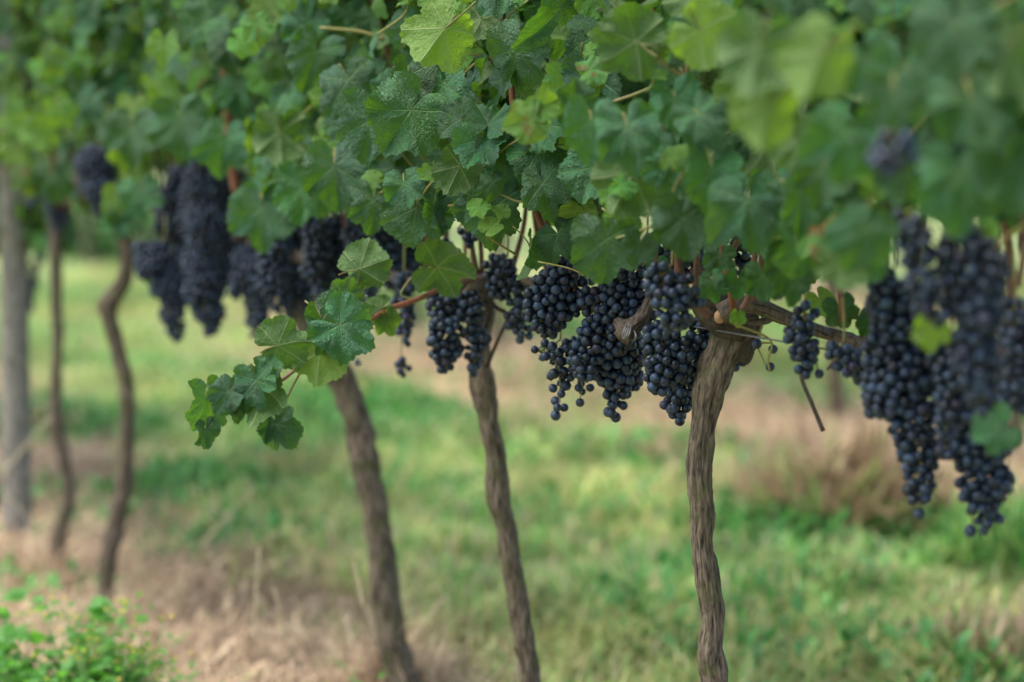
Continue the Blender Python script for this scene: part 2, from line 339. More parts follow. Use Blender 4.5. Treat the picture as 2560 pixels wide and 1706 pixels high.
def put_leaf(parent, at, size, n, tip, me, name='leaf'):
    z = Vector(n).normalized(); y = Vector(tip) - z * z.dot(Vector(tip))
    if y.length < 1e-3: y = Vector((0, 0, -1)) - z * -z.z
    y.normalize(); x = y.cross(z)
    q = Matrix((x, y, z)).transposed().to_quaternion()
    return put(name, me, parent, at, q, (size, size, size))

# ------------------------------------------------------------------ the vines of the front row
def thing(name, at, label, cat, group=None): return tag(put(name, None, None, at), label, cat, group)
V = {}
def vine(key, s, label): V[key] = thing('grapevine', row(s, 0, 0), label, 'grapevine', 'grapevines of the front row'); V[key]['_s'] = s
vine('E', -.80, 'blurred near grapevine at the right edge with very long dark bunches and large leaves')
vine('A', 0.0, 'grapevine on the sharp straight grey trunk right of centre, cut stub at its head')
vine('B', .72, 'grapevine on the thin knobbly trunk at the centre, dark round head above it')
vine('C', 1.42, 'grapevine on the thick leaning trunk left of centre, straw around its foot')
vine('D', 2.45, 'grapevine on the crooked trunk with an elbow bend, before the two thin ones at left')
vine('H', 3.05, 'blurred grapevine on the thin straight trunk beside the wooden post')
SV = {k: o['_s'] for k, o in V.items()}
for o in V.values(): del o['_s']
def vine_at(p):
    s = (Vector(p) - R0).dot(RD); return V[min(SV, key=lambda k: abs(SV[k] - s))]

def bark_fn(amp, fiss, knot=1.):
    def f(a, L, sd):
        c, s = math.cos(a), math.sin(a)
        k = noise.noise((c * 4.5 + sd, s * 4.5, L * 9)) ; k2 = noise.noise((c * 11 + sd, s * 11, L * 26)); lump = noise.noise((c * .9 + sd, s * .9, L * 22)); l2 = noise.noise((c * 1.8, s * 1.8 + sd, L * 45)) + .5 * noise.noise((c * 3.2, s * 3.2 + sd, L * 110))
        return amp * (lump * 1.3 * knot + l2 * .5 * knot) - fiss * (max(0, 1 - abs(k) * 5) * 1. + max(0, 1 - abs(k2) * 4) * .5) + .02 * noise.noise((c * 5, s * 5, L * 200)) + .03 * noise.noise((c * 9 + sd, s * 9, L * 90))
    return f
def px_tube(name, parent, pts, Z, n, seg, mat, bark=None, seed=0.):
    q = []
    for (x, y, r, *zz) in pts:
        z = zz[0] if zz else Z; q.append((P(x, y, z), r * z / F))
    return tube(name, q, n, seg, mat, parent, bark, seed)
def trunk(key, Z, pts, seed, n=170, seg=44, Zb=None, mat=None):
    q = [(x, y, r) for x, y, r in pts]; return px_tube('trunk', V[key], q, Z, n, seg, mat or BARK, bark_fn(.17, .12), seed)
trunk('A', 3.3, [(1838, 2350, 46), (1815, 2100, 40), (1800, 1850, 35), (1788, 1706, 33), (1777, 1640, 35), (1782, 1550, 30), (1770, 1450, 32), (1757, 1360, 30), (1755, 1270, 32), (1747, 1180, 33), (1758, 1075, 32), (1764, 1020, 37), (1784, 940, 47), (1808, 870, 42), (1826, 830, 44)], 3., 240, 56)
trunk('B', 3.93, [(1400, 2020, 38), (1362, 1870, 31), (1328, 1706, 27), (1310, 1600, 27), (1295, 1500, 28), (1276, 1400, 28), (1260, 1300, 26), (1246, 1240, 31), (1240, 1150, 27), (1220, 1040, 27), (1206, 960, 34), (1200, 900, 27), (1205, 830, 26), (1207, 775, 30)], 17., 220, 44)
trunk('C', 4.55, [(1030, 1800, 56), (1008, 1720, 48), (990, 1650, 42), (973, 1550, 39), (960, 1450, 38), (951, 1350, 35), (934, 1250, 34), (912, 1150, 38), (893, 1050, 35), (866, 980, 37), (835, 910, 37), (790, 840, 34), (748, 760, 32), (712, 690, 32), (690, 620, 34), (680, 560, 40)], 31., 130, 32)
trunk('D', 5.4, [(258, 1620, 38), (262, 1550, 32), (265, 1500, 26), (270, 1400, 23), (292, 1300, 24), (310, 1200, 21), (318, 1050, 19), (314, 950, 20), (292, 860, 19), (274, 800, 21), (270, 762, 25), (292, 728, 24), (312, 690, 20), (315, 610, 18), (290, 560, 20), (262, 500, 25), (240, 440, 30), (215, 400, 30)], 47., 130, 28)
trunk('H', 5.95, [(136, 1480, 30), (140, 1400, 26), (150, 1330, 21), (170, 1250, 16), (162, 1150, 18), (143, 1080, 20), (138, 1000, 17), (144, 850, 15), (140, 700, 16), (139, 500, 19), (150, 420, 24)], 61., 110, 24)
# trunk outside the frame at the right
tube('trunk', [(row(-.80, 0, -.05), .03), (row(-.82, .01, .3), .022), (row(-.78, 0, .6), .021), (row(-.80, 0, .78), .034), (row(-.8, 0, .86), .03)], 60, 24, BARK, V['E'], bark_fn(.11, .08), 5.)

# heads, arms, spurs, stubs
def px_part(name, key, pts, Z, n=40, seg=16, mat=WOOD, amp=.12, fiss=.08, seed=0., label=None):
    o = px_tube(name, V[key], pts, Z, n, seg, mat, bark_fn(amp, fiss), seed)
    if label: o['label'] = label
    return o
px_part('vine_head', 'A', [(1895, 790, 26), (1865, 800, 44), (1825, 800, 56), (1785, 790, 44), (1755, 770, 30), (1740, 755, 16)], 3.28, 70, 36, BARKD, .34, .16, 4.)
px_part('vine_head', 'A', [(1835, 900, 34), (1850, 850, 40), (1862, 815, 42), (1872, 780, 26)], 3.31, 50, 30, BARKD, .25, .15, 9.)
px_part('cut_stub', 'A', [(1800, 800, 15, 3.27), (1799, 791, 14, 3.225), (1798, 788, 12.5, 3.212)], 3.2, 8, 14, CUT, .12, .0, 1., 'pale orange cut face on the vine head')
px_part('cordon', 'A', [(1800, 785, 26), (1850, 762, 24), (1905, 770, 20), (1960, 793, 20), (2030, 822, 17), (2110, 845, 17), (2200, 868, 16, 3.0), (2330, 892, 16, 2.88), (2480, 930, 16, 2.78)], 3.2, 110, 22, WOOD, .10, .05, 12.)
px_part('cordon', 'A', [(1800, 740, 24), (1822, 705, 17), (1800, 682, 14), (1760, 678, 13), (1725, 680, 10)], 3.38, 50, 18, WOOD, .16, .09, 21.)
px_part('spur', 'A', [(1800, 775, 10, 3.24), (1805, 745, 9, 3.27), (1825, 715, 12, 3.33), (1815, 700, 10, 3.36)], 3.3, 26, 14, BARKD, .15, .1, 8.)
px_part('spur', 'A', [(1955, 775, 8), (1920, 800, 9), (1880, 808, 8), (1872, 812, 5)], 3.2, 20, 10, WOOD, .14, .06, 31.)
px_part('vine_head', 'B', [(1140, 745, 30), (1165, 735, 40), (1205, 722, 47), (1240, 725, 36), (1252, 735, 20)], 3.9, 50, 30, BARKD, .22, .12, 14.)
px_part('spur', 'B', [(1215, 760, 12), (1225, 780, 9), (1210, 820, 8)], 3.88, 16, 10, BARKD, .14, .08, 2.)
px_part('dead_arm', 'B', [(1555, 838, 26, 3.30), (1572, 822, 24, 3.31), (1600, 800, 20), (1618, 765, 14), (1632, 730, 13), (1648, 702, 8)], 3.32, 60, 22, WOOD, .2, .14, 18., 'dry brown arm end tied to the wire')
px_part('cordon', 'B', [(1230, 715, 22, 3.88), (1290, 700, 14, 3.8), (1360, 715, 13, 3.7), (1440, 745, 13, 3.55), (1520, 790, 16, 3.45), (1570, 825, 20, 3.34)], 3.7, 60, 16, WOOD, .14, .08, 23.)
px_part('cordon', 'C', [(690, 620, 28, 4.5), (740, 640, 18, 4.5), (850, 660, 16, 4.4), (980, 690, 15, 4.2), (1130, 730, 18, 3.95)], 4.4, 60, 14, WOOD, .12, .06, 27.)
px_part('cordon', 'D', [(240, 470, 26, 5.4), (330, 500, 15, 5.3), (450, 540, 15, 5.1), (600, 590, 16, 4.8)], 5.1, 50, 12, WOOD, .12, .06, 28.)
px_part('cordon', 'H', [(145, 440, 22, 5.95), (190, 450, 12, 5.7), (235, 460, 14, 5.5)], 5.9, 24, 12, WOOD, .12, .06, 29.)
px_part('spur', 'A', [(2140, 855, 6), (2125, 880, 8), (2090, 905, 6), (2068, 925, 3)], 3.05, 18, 10, WOOD, .14, .06, 33.)
px_part('cut_cane', 'A', [(2000, 930, 5), (2010, 965, 5.5), (2030, 1010, 5.5), (2058, 1078, 6)], 3.1, 20, 10, WOOD, .05, .03, 35., 'pale cut cane end hanging below a bunch')
px_part('cut_cane', 'B', [(1210, 720, 5), (1235, 765, 6), (1270, 790, 5), (1245, 850, 5), (1215, 920, 6)], 3.86, 24, 10, BARKD, .08, .04, 36.)

# canes
HC = [('B', [(1252, -60, 7), (1258, 60, 8), (1275, 170, 8), (1285, 300, 8), (1300, 420, 9), (1345, 540, 9), (1385, 640, 10), (1420, 700, 11), (1475, 785, 14)], 3.45, CANE),
      ('B', [(1150, 490, 5), (1165, 560, 6), (1180, 620, 7), (1192, 690, 9)], 3.85, CANED),
      ('B', [(1320, 470, 5), (1310, 560, 6), (1290, 640, 7), (1270, 700, 8)], 3.8, CANED),
      ('B', [(1330, 500, 5), (1345, 600, 6), (1370, 690, 6)], 3.75, CANED),
      ('A', [(1636, 600, 7), (1640, 680, 8), (1648, 730, 8)], 3.35, CANE),
      ('A', [(1690, 560, 8), (1696, 650, 9), (1715, 720, 10), (1740, 760, 11), (1775, 790, 11)], 3.05, CANED),
      ('A', [(1875, -20, 7), (1870, 300, 8), (1885, 470, 9), (1890, 600, 9), (1880, 690, 9), (1872, 745, 10), (1855, 775, 10)], 3.15, CANED),
      ('A', [(1905, 420, 7), (1908, 600, 9), (1900, 680, 9), (1880, 750, 10)], 3.18, CANED),
      ('A', [(1845, 600, 8), (1825, 640, 8), (1818, 690, 8)], 3.3, CANED),
      ('A', [(1780, 330, 6), (1840, 200, 7), (1850, 60, 7), (1845, -40, 7)], 3.25, CANED),
      ('C', [(560, 130, 11), (568, 250, 12), (575, 380, 12), (590, 480, 12)], 4.6, CANE),
      ('C', [(735, 540, 6), (760, 500, 7), (780, 420, 7)], 4.4, CANED),
      ('C', [(920, 560, 7), (940, 500, 8), (960, 440, 8)], 4.2, CANED),
      ('E', [(2500, 900, 14), (2530, 700, 13), (2480, 400, 12), (2390, 60, 12), (2370, -60, 12)], 2.7, CANED),
      ('E', [(2545, 720, 10), (2560, 620, 9), (2555, 480, 8)], 2.6, CANED)]
for k, pts, Z, m in HC: px_tube('cane', V[k], pts, Z, 40, 10, m, bark_fn(.06, .0), random.random() * 50)
# the low shoot that reaches out to the left
px_tube('cane', V['B'], [(1215, 690, 8, 3.85), (1130, 712, 7, 3.75), (1040, 750, 7, 3.66), (955, 782, 7, 3.6), (850, 850, 5, 3.55), (770, 900, 4.5, 3.52), (700, 955, 4, 3.5), (620, 1000, 3.5, 3.5), (540, 1020, 3, 3.5), (505, 1040, 2.5, 3.5)], 3.6, 70, 9, CANE, bark_fn(.08, 0), 3.)
for pts, z in (([(1040, 750, 3), (1005, 740, 3), (1010, 720, 3), (1045, 680, 3.5), (1092, 668, 4)], 3.68), ([(880, 840, 3), (888, 760, 3.5), (899, 673, 4)], 3.56), ([(690, 945, 3), (690, 905, 3), (694, 864, 4)], 3.5), ([(710, 1010, 3), (735, 960, 3), (752, 930, 3)], 3.5)):
    px_tube('leaf_stalk', V['B'], pts, z, 14, 6, PETI)
# slender yellow-green shoots and tendrils at the canopy face
for k, pts, z in (('B', [(1030, 120, 3), (1120, 115, 4), (1180, 135, 4), (1250, 150, 4)], 3.5), ('B', [(1120, 515, 3), (1180, 510, 3), (1215, 505, 2)], 3.5), ('B', [(1250, 485, 2.5), (1300, 505, 3), (1350, 495, 2.5)], 3.35),
                 ('C', [(800, 70, 4), (900, 80, 5), (960, 100, 5)], 3.9), ('A', [(1700, 170, 5), (1735, 230, 4.5), (1720, 200, 4)], 3.0), ('A', [(1755, 75, 5), (1722, 140, 5), (1716, 200, 5)], 3.0),
                 ('A', [(1590, 105, 5), (1640, 130, 4.5), (1668, 165, 5), (1712, 195, 5)], 3.0), ('B', [(1440, 660, 2), (1460, 690, 2.5), (1445, 680, 2), (1410, 668, 2), (1345, 655, 2)], 3.3),                  ('A', [(1835, 810, 3, 3.15), (1925, 850, 3, 3.15), (1920, 900, 3, 3.15), (1925, 930, 2, 3.15)], 3.15)):
    px_tube('tendril', V[k], pts, z, 16, 6, TENDR)
# random canes behind the leaves
for k, s0 in SV.items():
    for j in range(7):
        s = s0 + random.uniform(-.36, .36); o = random.uniform(-.1, .08); h = .86; pts = []
        for i in range(6): pts.append((row(s, o, h), .0045 - .0004 * i)); s += random.uniform(-.03, .03); o += random.uniform(-.03, .04); h += .16
        tube('cane', pts, 24, 7, random.choice((CANE, CANED)), V[k], bark_fn(.06, 0), j * 3.)

# wires and post
def wire(h, label, s0, s1, dz=0.):
    r = .0013; a = row(s0, .012, h); b = row(s1, .012, h + dz); mid = (a + b) / 2 - Vector((0, 0, .004))
    o = tube('trellis_wire', [(a, r), (mid, r), (b, r)], 30, 6, WIRE, None); tag(o, label, 'wire', 'trellis wires of the front row'); return o
wire(.832, 'lower steel trellis wire running through the grape bunches under the leaves', -1.3, 4.6)
wire(1.118, 'upper steel trellis wire half hidden among the leaves above the bunches', -1.3, 4.6)
tie = Batch()
for i in range(2):
    c = P(1564 + i * 5, 828, 3.27); v_, f_, u_ = tube_data([(c.x + .004 * math.cos(a), c.y - .008 + .012 * math.sin(a), c.z + .009 * math.sin(a + 1) , .0011) for a in np.linspace(0, 6.2, 9)], 18, 5); tie.add(v_, f_, u_)
v_, f_, u_ = tube_data([(*P(1586, 828, 3.25), .0012), (*P(1590, 840, 3.24), .0015), (*P(1586, 852, 3.245), .0013)], 8, 5); tie.add(v_, f_, u_)
tag(put('wire_tie', tie.mesh('wire_tie', [WIRE])), 'twisted grey wire tie around the dry arm end between the bunches', 'wire tie')
post = thing('wooden_post', P(45, 1330, 6.3), 'thick round grey trellis post at the left edge', 'post')
q = [(P(47, 1440, 6.3), .041), (P(42, 1200, 6.3), .039), (P(38, 900, 6.3), .038), (P(34, 500, 6.3), .0375), (P(28, 60, 6.3), .037), (P(24, -220, 6.3), .036)]
tube('pole', q, 60, 28, POSTM, post, bark_fn(.03, .025), 7.)

# ------------------------------------------------------------------ grape bunches
RB = .0071
def ico(sub, seed=None, amp=0.):
    import bmesh
    bm = bmesh.new(); bmesh.ops.create_icosphere(bm, subdivisions=sub, radius=1)
    for vv in bm.verts:
        k = 1.0 + (amp * noise.noise(vv.co * 3 + Vector((seed or 0, 0, 0))) if amp else 0)
        if amp > .2: k *= .8
        vv.co *= k
    return [tuple(x.co) for x in bm.verts], [tuple(q.index for q in p.verts) for p in bm.faces]
iv, jf = ico(3); GM = []
for i in range(3):
    a, b = ico(3, i * 5 + 1, .035); GM.append(mesh_np('grape', np.array(a) * RB, b, [GRAPE]))
a, b = ico(3, 2, .75); RAISIN = mesh_np('grape', np.array(a) * RB, b, [GRAPE])
lov, lof = ico(1); lov = np.array(lov); lof = np.array(lof)
BUN = []   # (vine, Z, lobes [(x, y, rpx)...], density, stalk top)
def bunch(key, Z, *lobes, dens=1., top=None, label=None):
    if Z < 2.85: lobes = [[(x, y, w * 1.03) for x, y, w in lb] for lb in lobes]
    if Z > 4.2 and dens == 1: lobes = [[(x, y, w * 1.08) for x, y, w in lb] for lb in lobes]
    BUN.append((key, Z, lobes, dens, top, label))
bunch('B', 3.80, [(1115, 760, 38), (1105, 830, 40), (1110, 890, 30), (1115, 915, 18)], [(1172, 760, 34), (1183, 830, 30), (1185, 885, 24), (1186, 930, 18)], [(1145, 740, 26)], top=(1175, 715))
bunch('B', 4.0, [(1100, 700, 26), (1120, 730, 40), (1130, 760, 22)])
bunch('B', 3.78, [(1240, 660, 26), (1262, 700, 42), (1290, 740, 36)], [(1300, 720, 30), (1305, 800, 30), (1303, 835, 22)], [(1245, 690, 30), (1235, 730, 18)], top=(1270, 640))
bunch('B', 3.45, [(1400, 690, 40), (1380, 750, 62), (1372, 800, 44), (1365, 828, 22)], [(1325, 740, 26), (1350, 770, 34)], [(1440, 720, 26), (1430, 770, 30)], top=(1405, 665))
bunch('B', 3.5, [(1350, 875, 24), (1380, 885, 28), (1430, 870, 34)], [(1395, 900, 28), (1400, 960, 26), (1398, 1010, 22), (1390, 1030, 18)], [(1440, 910, 26), (1455, 960, 22), (1450, 1000, 14)], dens=.72, top=(1400, 850), label='loose bunch with bare stalks showing at its tip')
bunch('B', 3.42, [(1560, 690, 44), (1560, 750, 62), (1525, 820, 60), (1490, 850, 34)], [(1470, 830, 34), (1462, 890, 34), (1460, 930, 26)], [(1600, 740, 36), (1600, 790, 30)], [(1480, 740, 30), (1480, 790, 30)], top=(1570, 665))
bunch('B', 3.46, [(1545, 860, 64), (1545, 920, 56), (1545, 970, 40), (1535, 1010, 28), (1532, 1032, 18)], [(1505, 890, 30), (1500, 920, 22)], top=(1560, 830))
bunch('A', 3.30, [(1650, 850, 40), (1670, 890, 54), (1655, 940, 42), (1645, 968, 24)], [(1630, 850, 22), (1640, 880, 30)], [(1705, 860, 30), (1700, 920, 30)], top=(1670, 820))
bunch('A', 3.36, [(1690, 920, 44), (1705, 970, 40), (1700, 1010, 36), (1690, 1040, 22)], top=(1700, 880))
bunch('A', 3.32, [(1745, 820, 30), (1755, 860, 36), (1750, 900, 26), (1745, 930, 18)], top=(1745, 790))
bunch('A', 3.02, [(1650, 690, 34), (1670, 730, 54), (1690, 780, 44), (1685, 815, 24)], [(1715, 710, 24), (1735, 760, 20)], top=(1680, 660))
bunch('A', 3.42, [(1860, 850, 26), (1850, 890, 30), (1838, 915, 16)], top=(1880, 820))
bunch('A', 3.2, [(1888, 858, 14), (1930, 860, 14), (1925, 880, 10)], [(1915, 915, 12), (1934, 925, 12)], dens=.8, top=(1905, 815), label='sparse end of a bunch with a few loose grapes')
bunch('A', 3.45, [(1660, 640, 26), (1720, 650, 44), (1770, 620, 44), (1790, 600, 30)], [(1740, 700, 26), (1770, 690, 24)], top=(1760, 570))
bunch('A', 3.5, [(1855, 590, 26), (1860, 640, 32), (1862, 690, 22)], top=(1860, 560))
bunch('B', 3.6, [(1480, 590, 26), (1455, 640, 40), (1465, 690, 26)], top=(1470, 560))
bunch('A', 3.6, [(1610, 660, 24), (1590, 640, 22), (1640, 600, 20)], top=(1620, 570))
bunch('B', 3.7, [(1143, 573, 10), (1172, 590, 16), (1195, 598, 14)], [(1170, 612, 10)], top=(1160, 545), label='few loose grapes high beside a brown cane')
bunch('B', 3.85, [(1108, 605, 18), (1125, 625, 16)], top=(1110, 590))
bunch('A', 3.02, [(2010, 770, 26), (2010, 830, 36), (2008, 890, 36), (2010, 935, 20)], [(2045, 930, 11), (2035, 890, 14)], top=(2012, 745))
bunch('A', 2.95, [(2090, 870, 22), (2110, 900, 34), (2145, 910, 34), (2150, 940, 24)], top=(2110, 850))
bunch('E', 2.80, [(2215, 700, 34), (2225, 780, 60), (2230, 880, 66), (2255, 980, 72), (2285, 1080, 58), (2300, 1180, 46), (2300, 1250, 32), (2298, 1292, 18)], [(2300, 760, 50), (2320, 860, 60), (2330, 960, 44)], [(2180, 860, 28), (2190, 1000, 20), (2178, 1035, 14)], top=(2240, 660), label='very long blurred bunch hanging lowest at the right')
bunch('E', 2.45, [(2265, 530, 26), (2290, 600, 40), (2320, 690, 50), (2360, 780, 44)], [(2420, 620, 60), (2450, 700, 66), (2445, 800, 62), (2440, 900, 52), (2450, 970, 44), (2455, 1020, 28)], [(2370, 640, 44), (2375, 740, 44)], top=(2330, 500))
bunch('E', 2.78, [(2420, 980, 60), (2440, 1060, 58), (2450, 1150, 56), (2455, 1220, 50), (2468, 1285, 32), (2465, 1322, 20)], [(2370, 1120, 30), (2350, 1140, 18)], [(2400, 1020, 44)], [(2500, 1120, 20), (2520, 1125, 14)], [(2430, 1335, 12)], top=(2430, 940))
bunch('E', 2.65, [(2535, 780, 36), (2545, 880, 40), (2540, 990, 34), (2535, 1030, 20)], top=(2540, 740))
bunch('E', 2.2, [(2215, 350, 36), (2250, 380, 46), (2205, 400, 30)], top=(2240, 320))
bunch('E', 2.9, [(2370, 1130, 26), (2400, 1090, 40), (2395, 1160, 20)], top=(2390, 1050))
bunch('D', 4.95, [(365, 630, 26), (400, 660, 44), (425, 720, 38), (432, 780, 30), (437, 840, 20)], [(440, 640, 26), (450, 680, 22)], top=(410, 600))
bunch('D', 5.05, [(440, 440, 34), (435, 500, 38), (430, 570, 34), (440, 600, 20)], top=(440, 400))
bunch('D', 4.85, [(530, 420, 50), (530, 500, 60), (525, 580, 62), (520, 660, 54), (520, 720, 42), (524, 780, 34), (522, 830, 22)], top=(530, 380))
bunch('D', 4.95, [(575, 470, 36), (585, 560, 40), (585, 640, 36), (570, 690, 20)], [(480, 480, 34), (475, 580, 30)], top=(570, 430))
bunch('D', 5.1, [(470, 560, 34), (480, 640, 36), (495, 700, 24)], top=(470, 520))
bunch('C', 4.5, [(690, 600, 34), (680, 660, 40), (690, 720, 34), (700, 770, 20)], top=(690, 570))
bunch('C', 4.35, [(800, 560, 34), (790, 620, 36), (780, 680, 28)], top=(800, 530))
bunch('C', 4.3, [(900, 560, 34), (905, 620, 40), (915, 690, 32), (925, 740, 18)], top=(900, 530))
bunch('D', 4.95, [(600, 560, 34), (610, 620, 30), (600, 680, 20)], top=(600, 530))
bunch('E', 2.72, [(2370, 860, 50), (2390, 940, 56), (2380, 1020, 44), (2360, 1080, 24)], top=(2380, 820))
bunch('E', 2.82, [(2480, 900, 44), (2490, 980, 44), (2500, 1060, 30)], top=(2480, 860))
bunch('C', 4.75, [(620, 650, 32), (640, 710, 40), (640, 780, 28), (632, 835, 14)], [(600, 700, 26), (600, 730, 18)], top=(620, 620))
bunch('C', 4.55, [(735, 590, 40), (735, 670, 46), (740, 740, 42), (765, 790, 30), (775, 815, 16)], [(690, 680, 20), (700, 700, 20)], top=(735, 550))
bunch('C', 4.4, [(850, 560, 34), (830, 630, 44), (830, 690, 44), (845, 730, 26)], [(880, 700, 24), (800, 720, 20)], top=(840, 530))
bunch('C', 4.25, [(955, 540, 36), (970, 600, 46), (985, 670, 40), (1010, 720, 26)], [(1040, 600, 30), (1050, 660, 26)], top=(960, 500))
bunch('C', 4.05, [(1010, 710, 34), (1015, 770, 30), (1005, 830, 24), (1010, 860, 18)], [(1002, 905, 14), (1010, 930, 20)], dens=.85, top=(1010, 680))
bunch('C', 4.1, [(905, 760, 18), (890, 905, 9)], dens=.8, top=(905, 740))
bunch('H', 5.2, [(240, 400, 40), (248, 450, 42), (258, 500, 32), (264, 540, 20)], [(215, 410, 28)], top=(245, 370))
bunch('H', 5.9, [(135, 500, 24), (145, 550, 22), (150, 575, 12)], top=(135, 480))
bunch('H', 5.8, [(85, 480, 18), (85, 510, 12)], top=(85, 460))

def pack(spheres, dens):
    """pack berry centres in the outer shell of the union of spheres"""
    C = np.array([s[0] for s in spheres]); R = np.array([s[1] for s in spheres]); lo = (C - R[:, None]).min(0); hi = (C + R[:, None]).max(0)
    out = np.zeros((0, 3)); dmin = RB * 1.6; fails = 0
    cand = rng.uniform(lo, hi, (max(9000, int(np.prod(hi - lo) / 1.4e-8)), 3)); d = np.linalg.norm((cand[:, None] - C[None]) / np.array([1, .9, 1]), axis=2)
    depth = (np.maximum(R, RB * 1.05)[None] - d).max(1); cand = cand[(depth > RB * .6) & (depth < RB * 4.6)]
    dd = depth[(depth > RB * .6) & (depth < RB * 4.6)]; order = np.argsort(dd + rng.uniform(0, RB * 1.2, len(dd))); cand = cand[order]
    acc = np.zeros((900, 3)); na = 0
    for c in cand:
        if na and np.min(np.sum((acc[:na] - c) ** 2, 1)) < dmin * dmin: continue
        acc[na] = c; na += 1
        if na >= 900: break
    acc = acc[:na]
    if dens < 1 and len(acc): acc = acc[rng.random(len(acc)) < dens]
    return acc
berries = []; rachis = []
for bi, (key, Z, lobes, dens, top, label) in enumerate(BUN):
    sph = []; axes = []
    for lb in lobes:
        m = max(2, len(lb) * 3); sp_ = spline([(x, y, r) for x, y, r in lb], m) if len(lb) > 1 else np.array([lb[0]])
        pts = [(P(x, y, Z), max(r * 1.0, 8) * Z / F) for x, y, r in sp_]; sph += pts; axes.append(pts)
    sph = [(p + Vector((random.gauss(0, .17) * q, random.gauss(0, .15) * q, random.gauss(0, .12) * q)), q * random.uniform(.82, 1.14)) for p, q in sph] if len(sph) > 3 else sph
    bc = pack(sph, dens)
    anchor = P(*(top or (lobes[0][0][0], lobes[0][0][1] - 20)), Z); b = Batch()
    def seg(pts, r0, r1, n=5, sg=5):
        rows = [(*(Vector(p) - anchor), r0 + (r1 - r0) * i / (len(pts) - 1)) for i, p in enumerate(pts)]; v_, f_, u_ = tube_data(rows, n, sg, cap=False); b.add(v_, f_, u_)
    seg([anchor + Vector((0, .02, .05)), anchor, axes[0][0][0]], .0016, .0016)
    allax = []
    for ax in axes:
        if len(ax) > 1: seg([p for p, r in ax], .0017, .0008, 12)
        allax += [p for p, r in ax]
        if ax is not axes[0]: seg([axes[0][0][0], ax[0][0]], .0014, .0012, 3)
    for c in bc:
        cv = Vector(c); k = min(allax, key=lambda p: (p - cv).length + max(0, cv.z - p.z) * .6)
        if dens < 1 or random.random() < .4: seg([k, (k + cv) / 2 + Vector((0, 0, .002)), cv], .0006, .0007, 3, 4)
    o = put('grape_bunch', b.mesh('grape_bunch', [RACH]), V[key], anchor)
    if label: o['label'] = label
    for c in bc: berries.append((Vector(c), bi, random.uniform(.80, 1.12)))
    rachis.append(o)
# which grapes the camera can pick out: those not covered by nearer grapes
pj = np.array([proj(c) for c, _, _ in berries]); rp = np.array([RB * s for _, _, s in berries]) * F / pj[:, 2]
vis = np.zeros(len(berries)); offs = [(0, 0)] + [(.7 * math.cos(a), .7 * math.sin(a)) for a in np.linspace(0, 2 * math.pi, 7)[:-1]]
for i in range(len(berries)):
    near = np.where((pj[:, 2] < pj[i, 2] - .001) & (np.abs(pj[:, 0] - pj[i, 0]) < 60) & (np.abs(pj[:, 1] - pj[i, 1]) < 60))[0]; k = 0
    for a, b in offs:
        x, y = pj[i, 0] + a * rp[i], pj[i, 1] + b * rp[i]
        if not len(near) or not np.any((pj[near, 0] - x) ** 2 + (pj[near, 1] - y) ** 2 < (rp[near] * .97) ** 2): k += 1
    vis[i] = k / 7
count = {}; rest = {}
for i in np.argsort(-vis * rp):
    c, bi, s = berries[i]; key = BUN[bi][0]
    if vis[i] > .28 and count.get(key, 0) < 300:
        count[key] = count.get(key, 0) + 1
        me = RAISIN if (random.random() < .02) else random.choice(GM)
        q = Vector((random.gauss(0, 1), random.gauss(0, 1), random.gauss(0, 1))).to_track_quat('Z', 'Y')
        put('grape', me, rachis[bi], c, q, (s, s, s * random.uniform(.96, 1.06)))
    else: rest.setdefault(bi, []).append((c, s, vis[i] > .28))
for bi, L in rest.items():
    an = WORLD[rachis[bi]]; vs = []; fs = []; n0 = 0
    for c, s, big in L:
        tv, tf = (np.array(iv), np.array(jf)) if False else (lov, lof)
        vs.append(tv * RB * s * 1.03 + np.array(c - an)); fs.append(tf + n0); n0 += len(tv)
    tag(put('grapes', mesh_np('grapes', np.vstack(vs), np.vstack(fs), [GRAPE]), rachis[bi], an), kind='stuff')

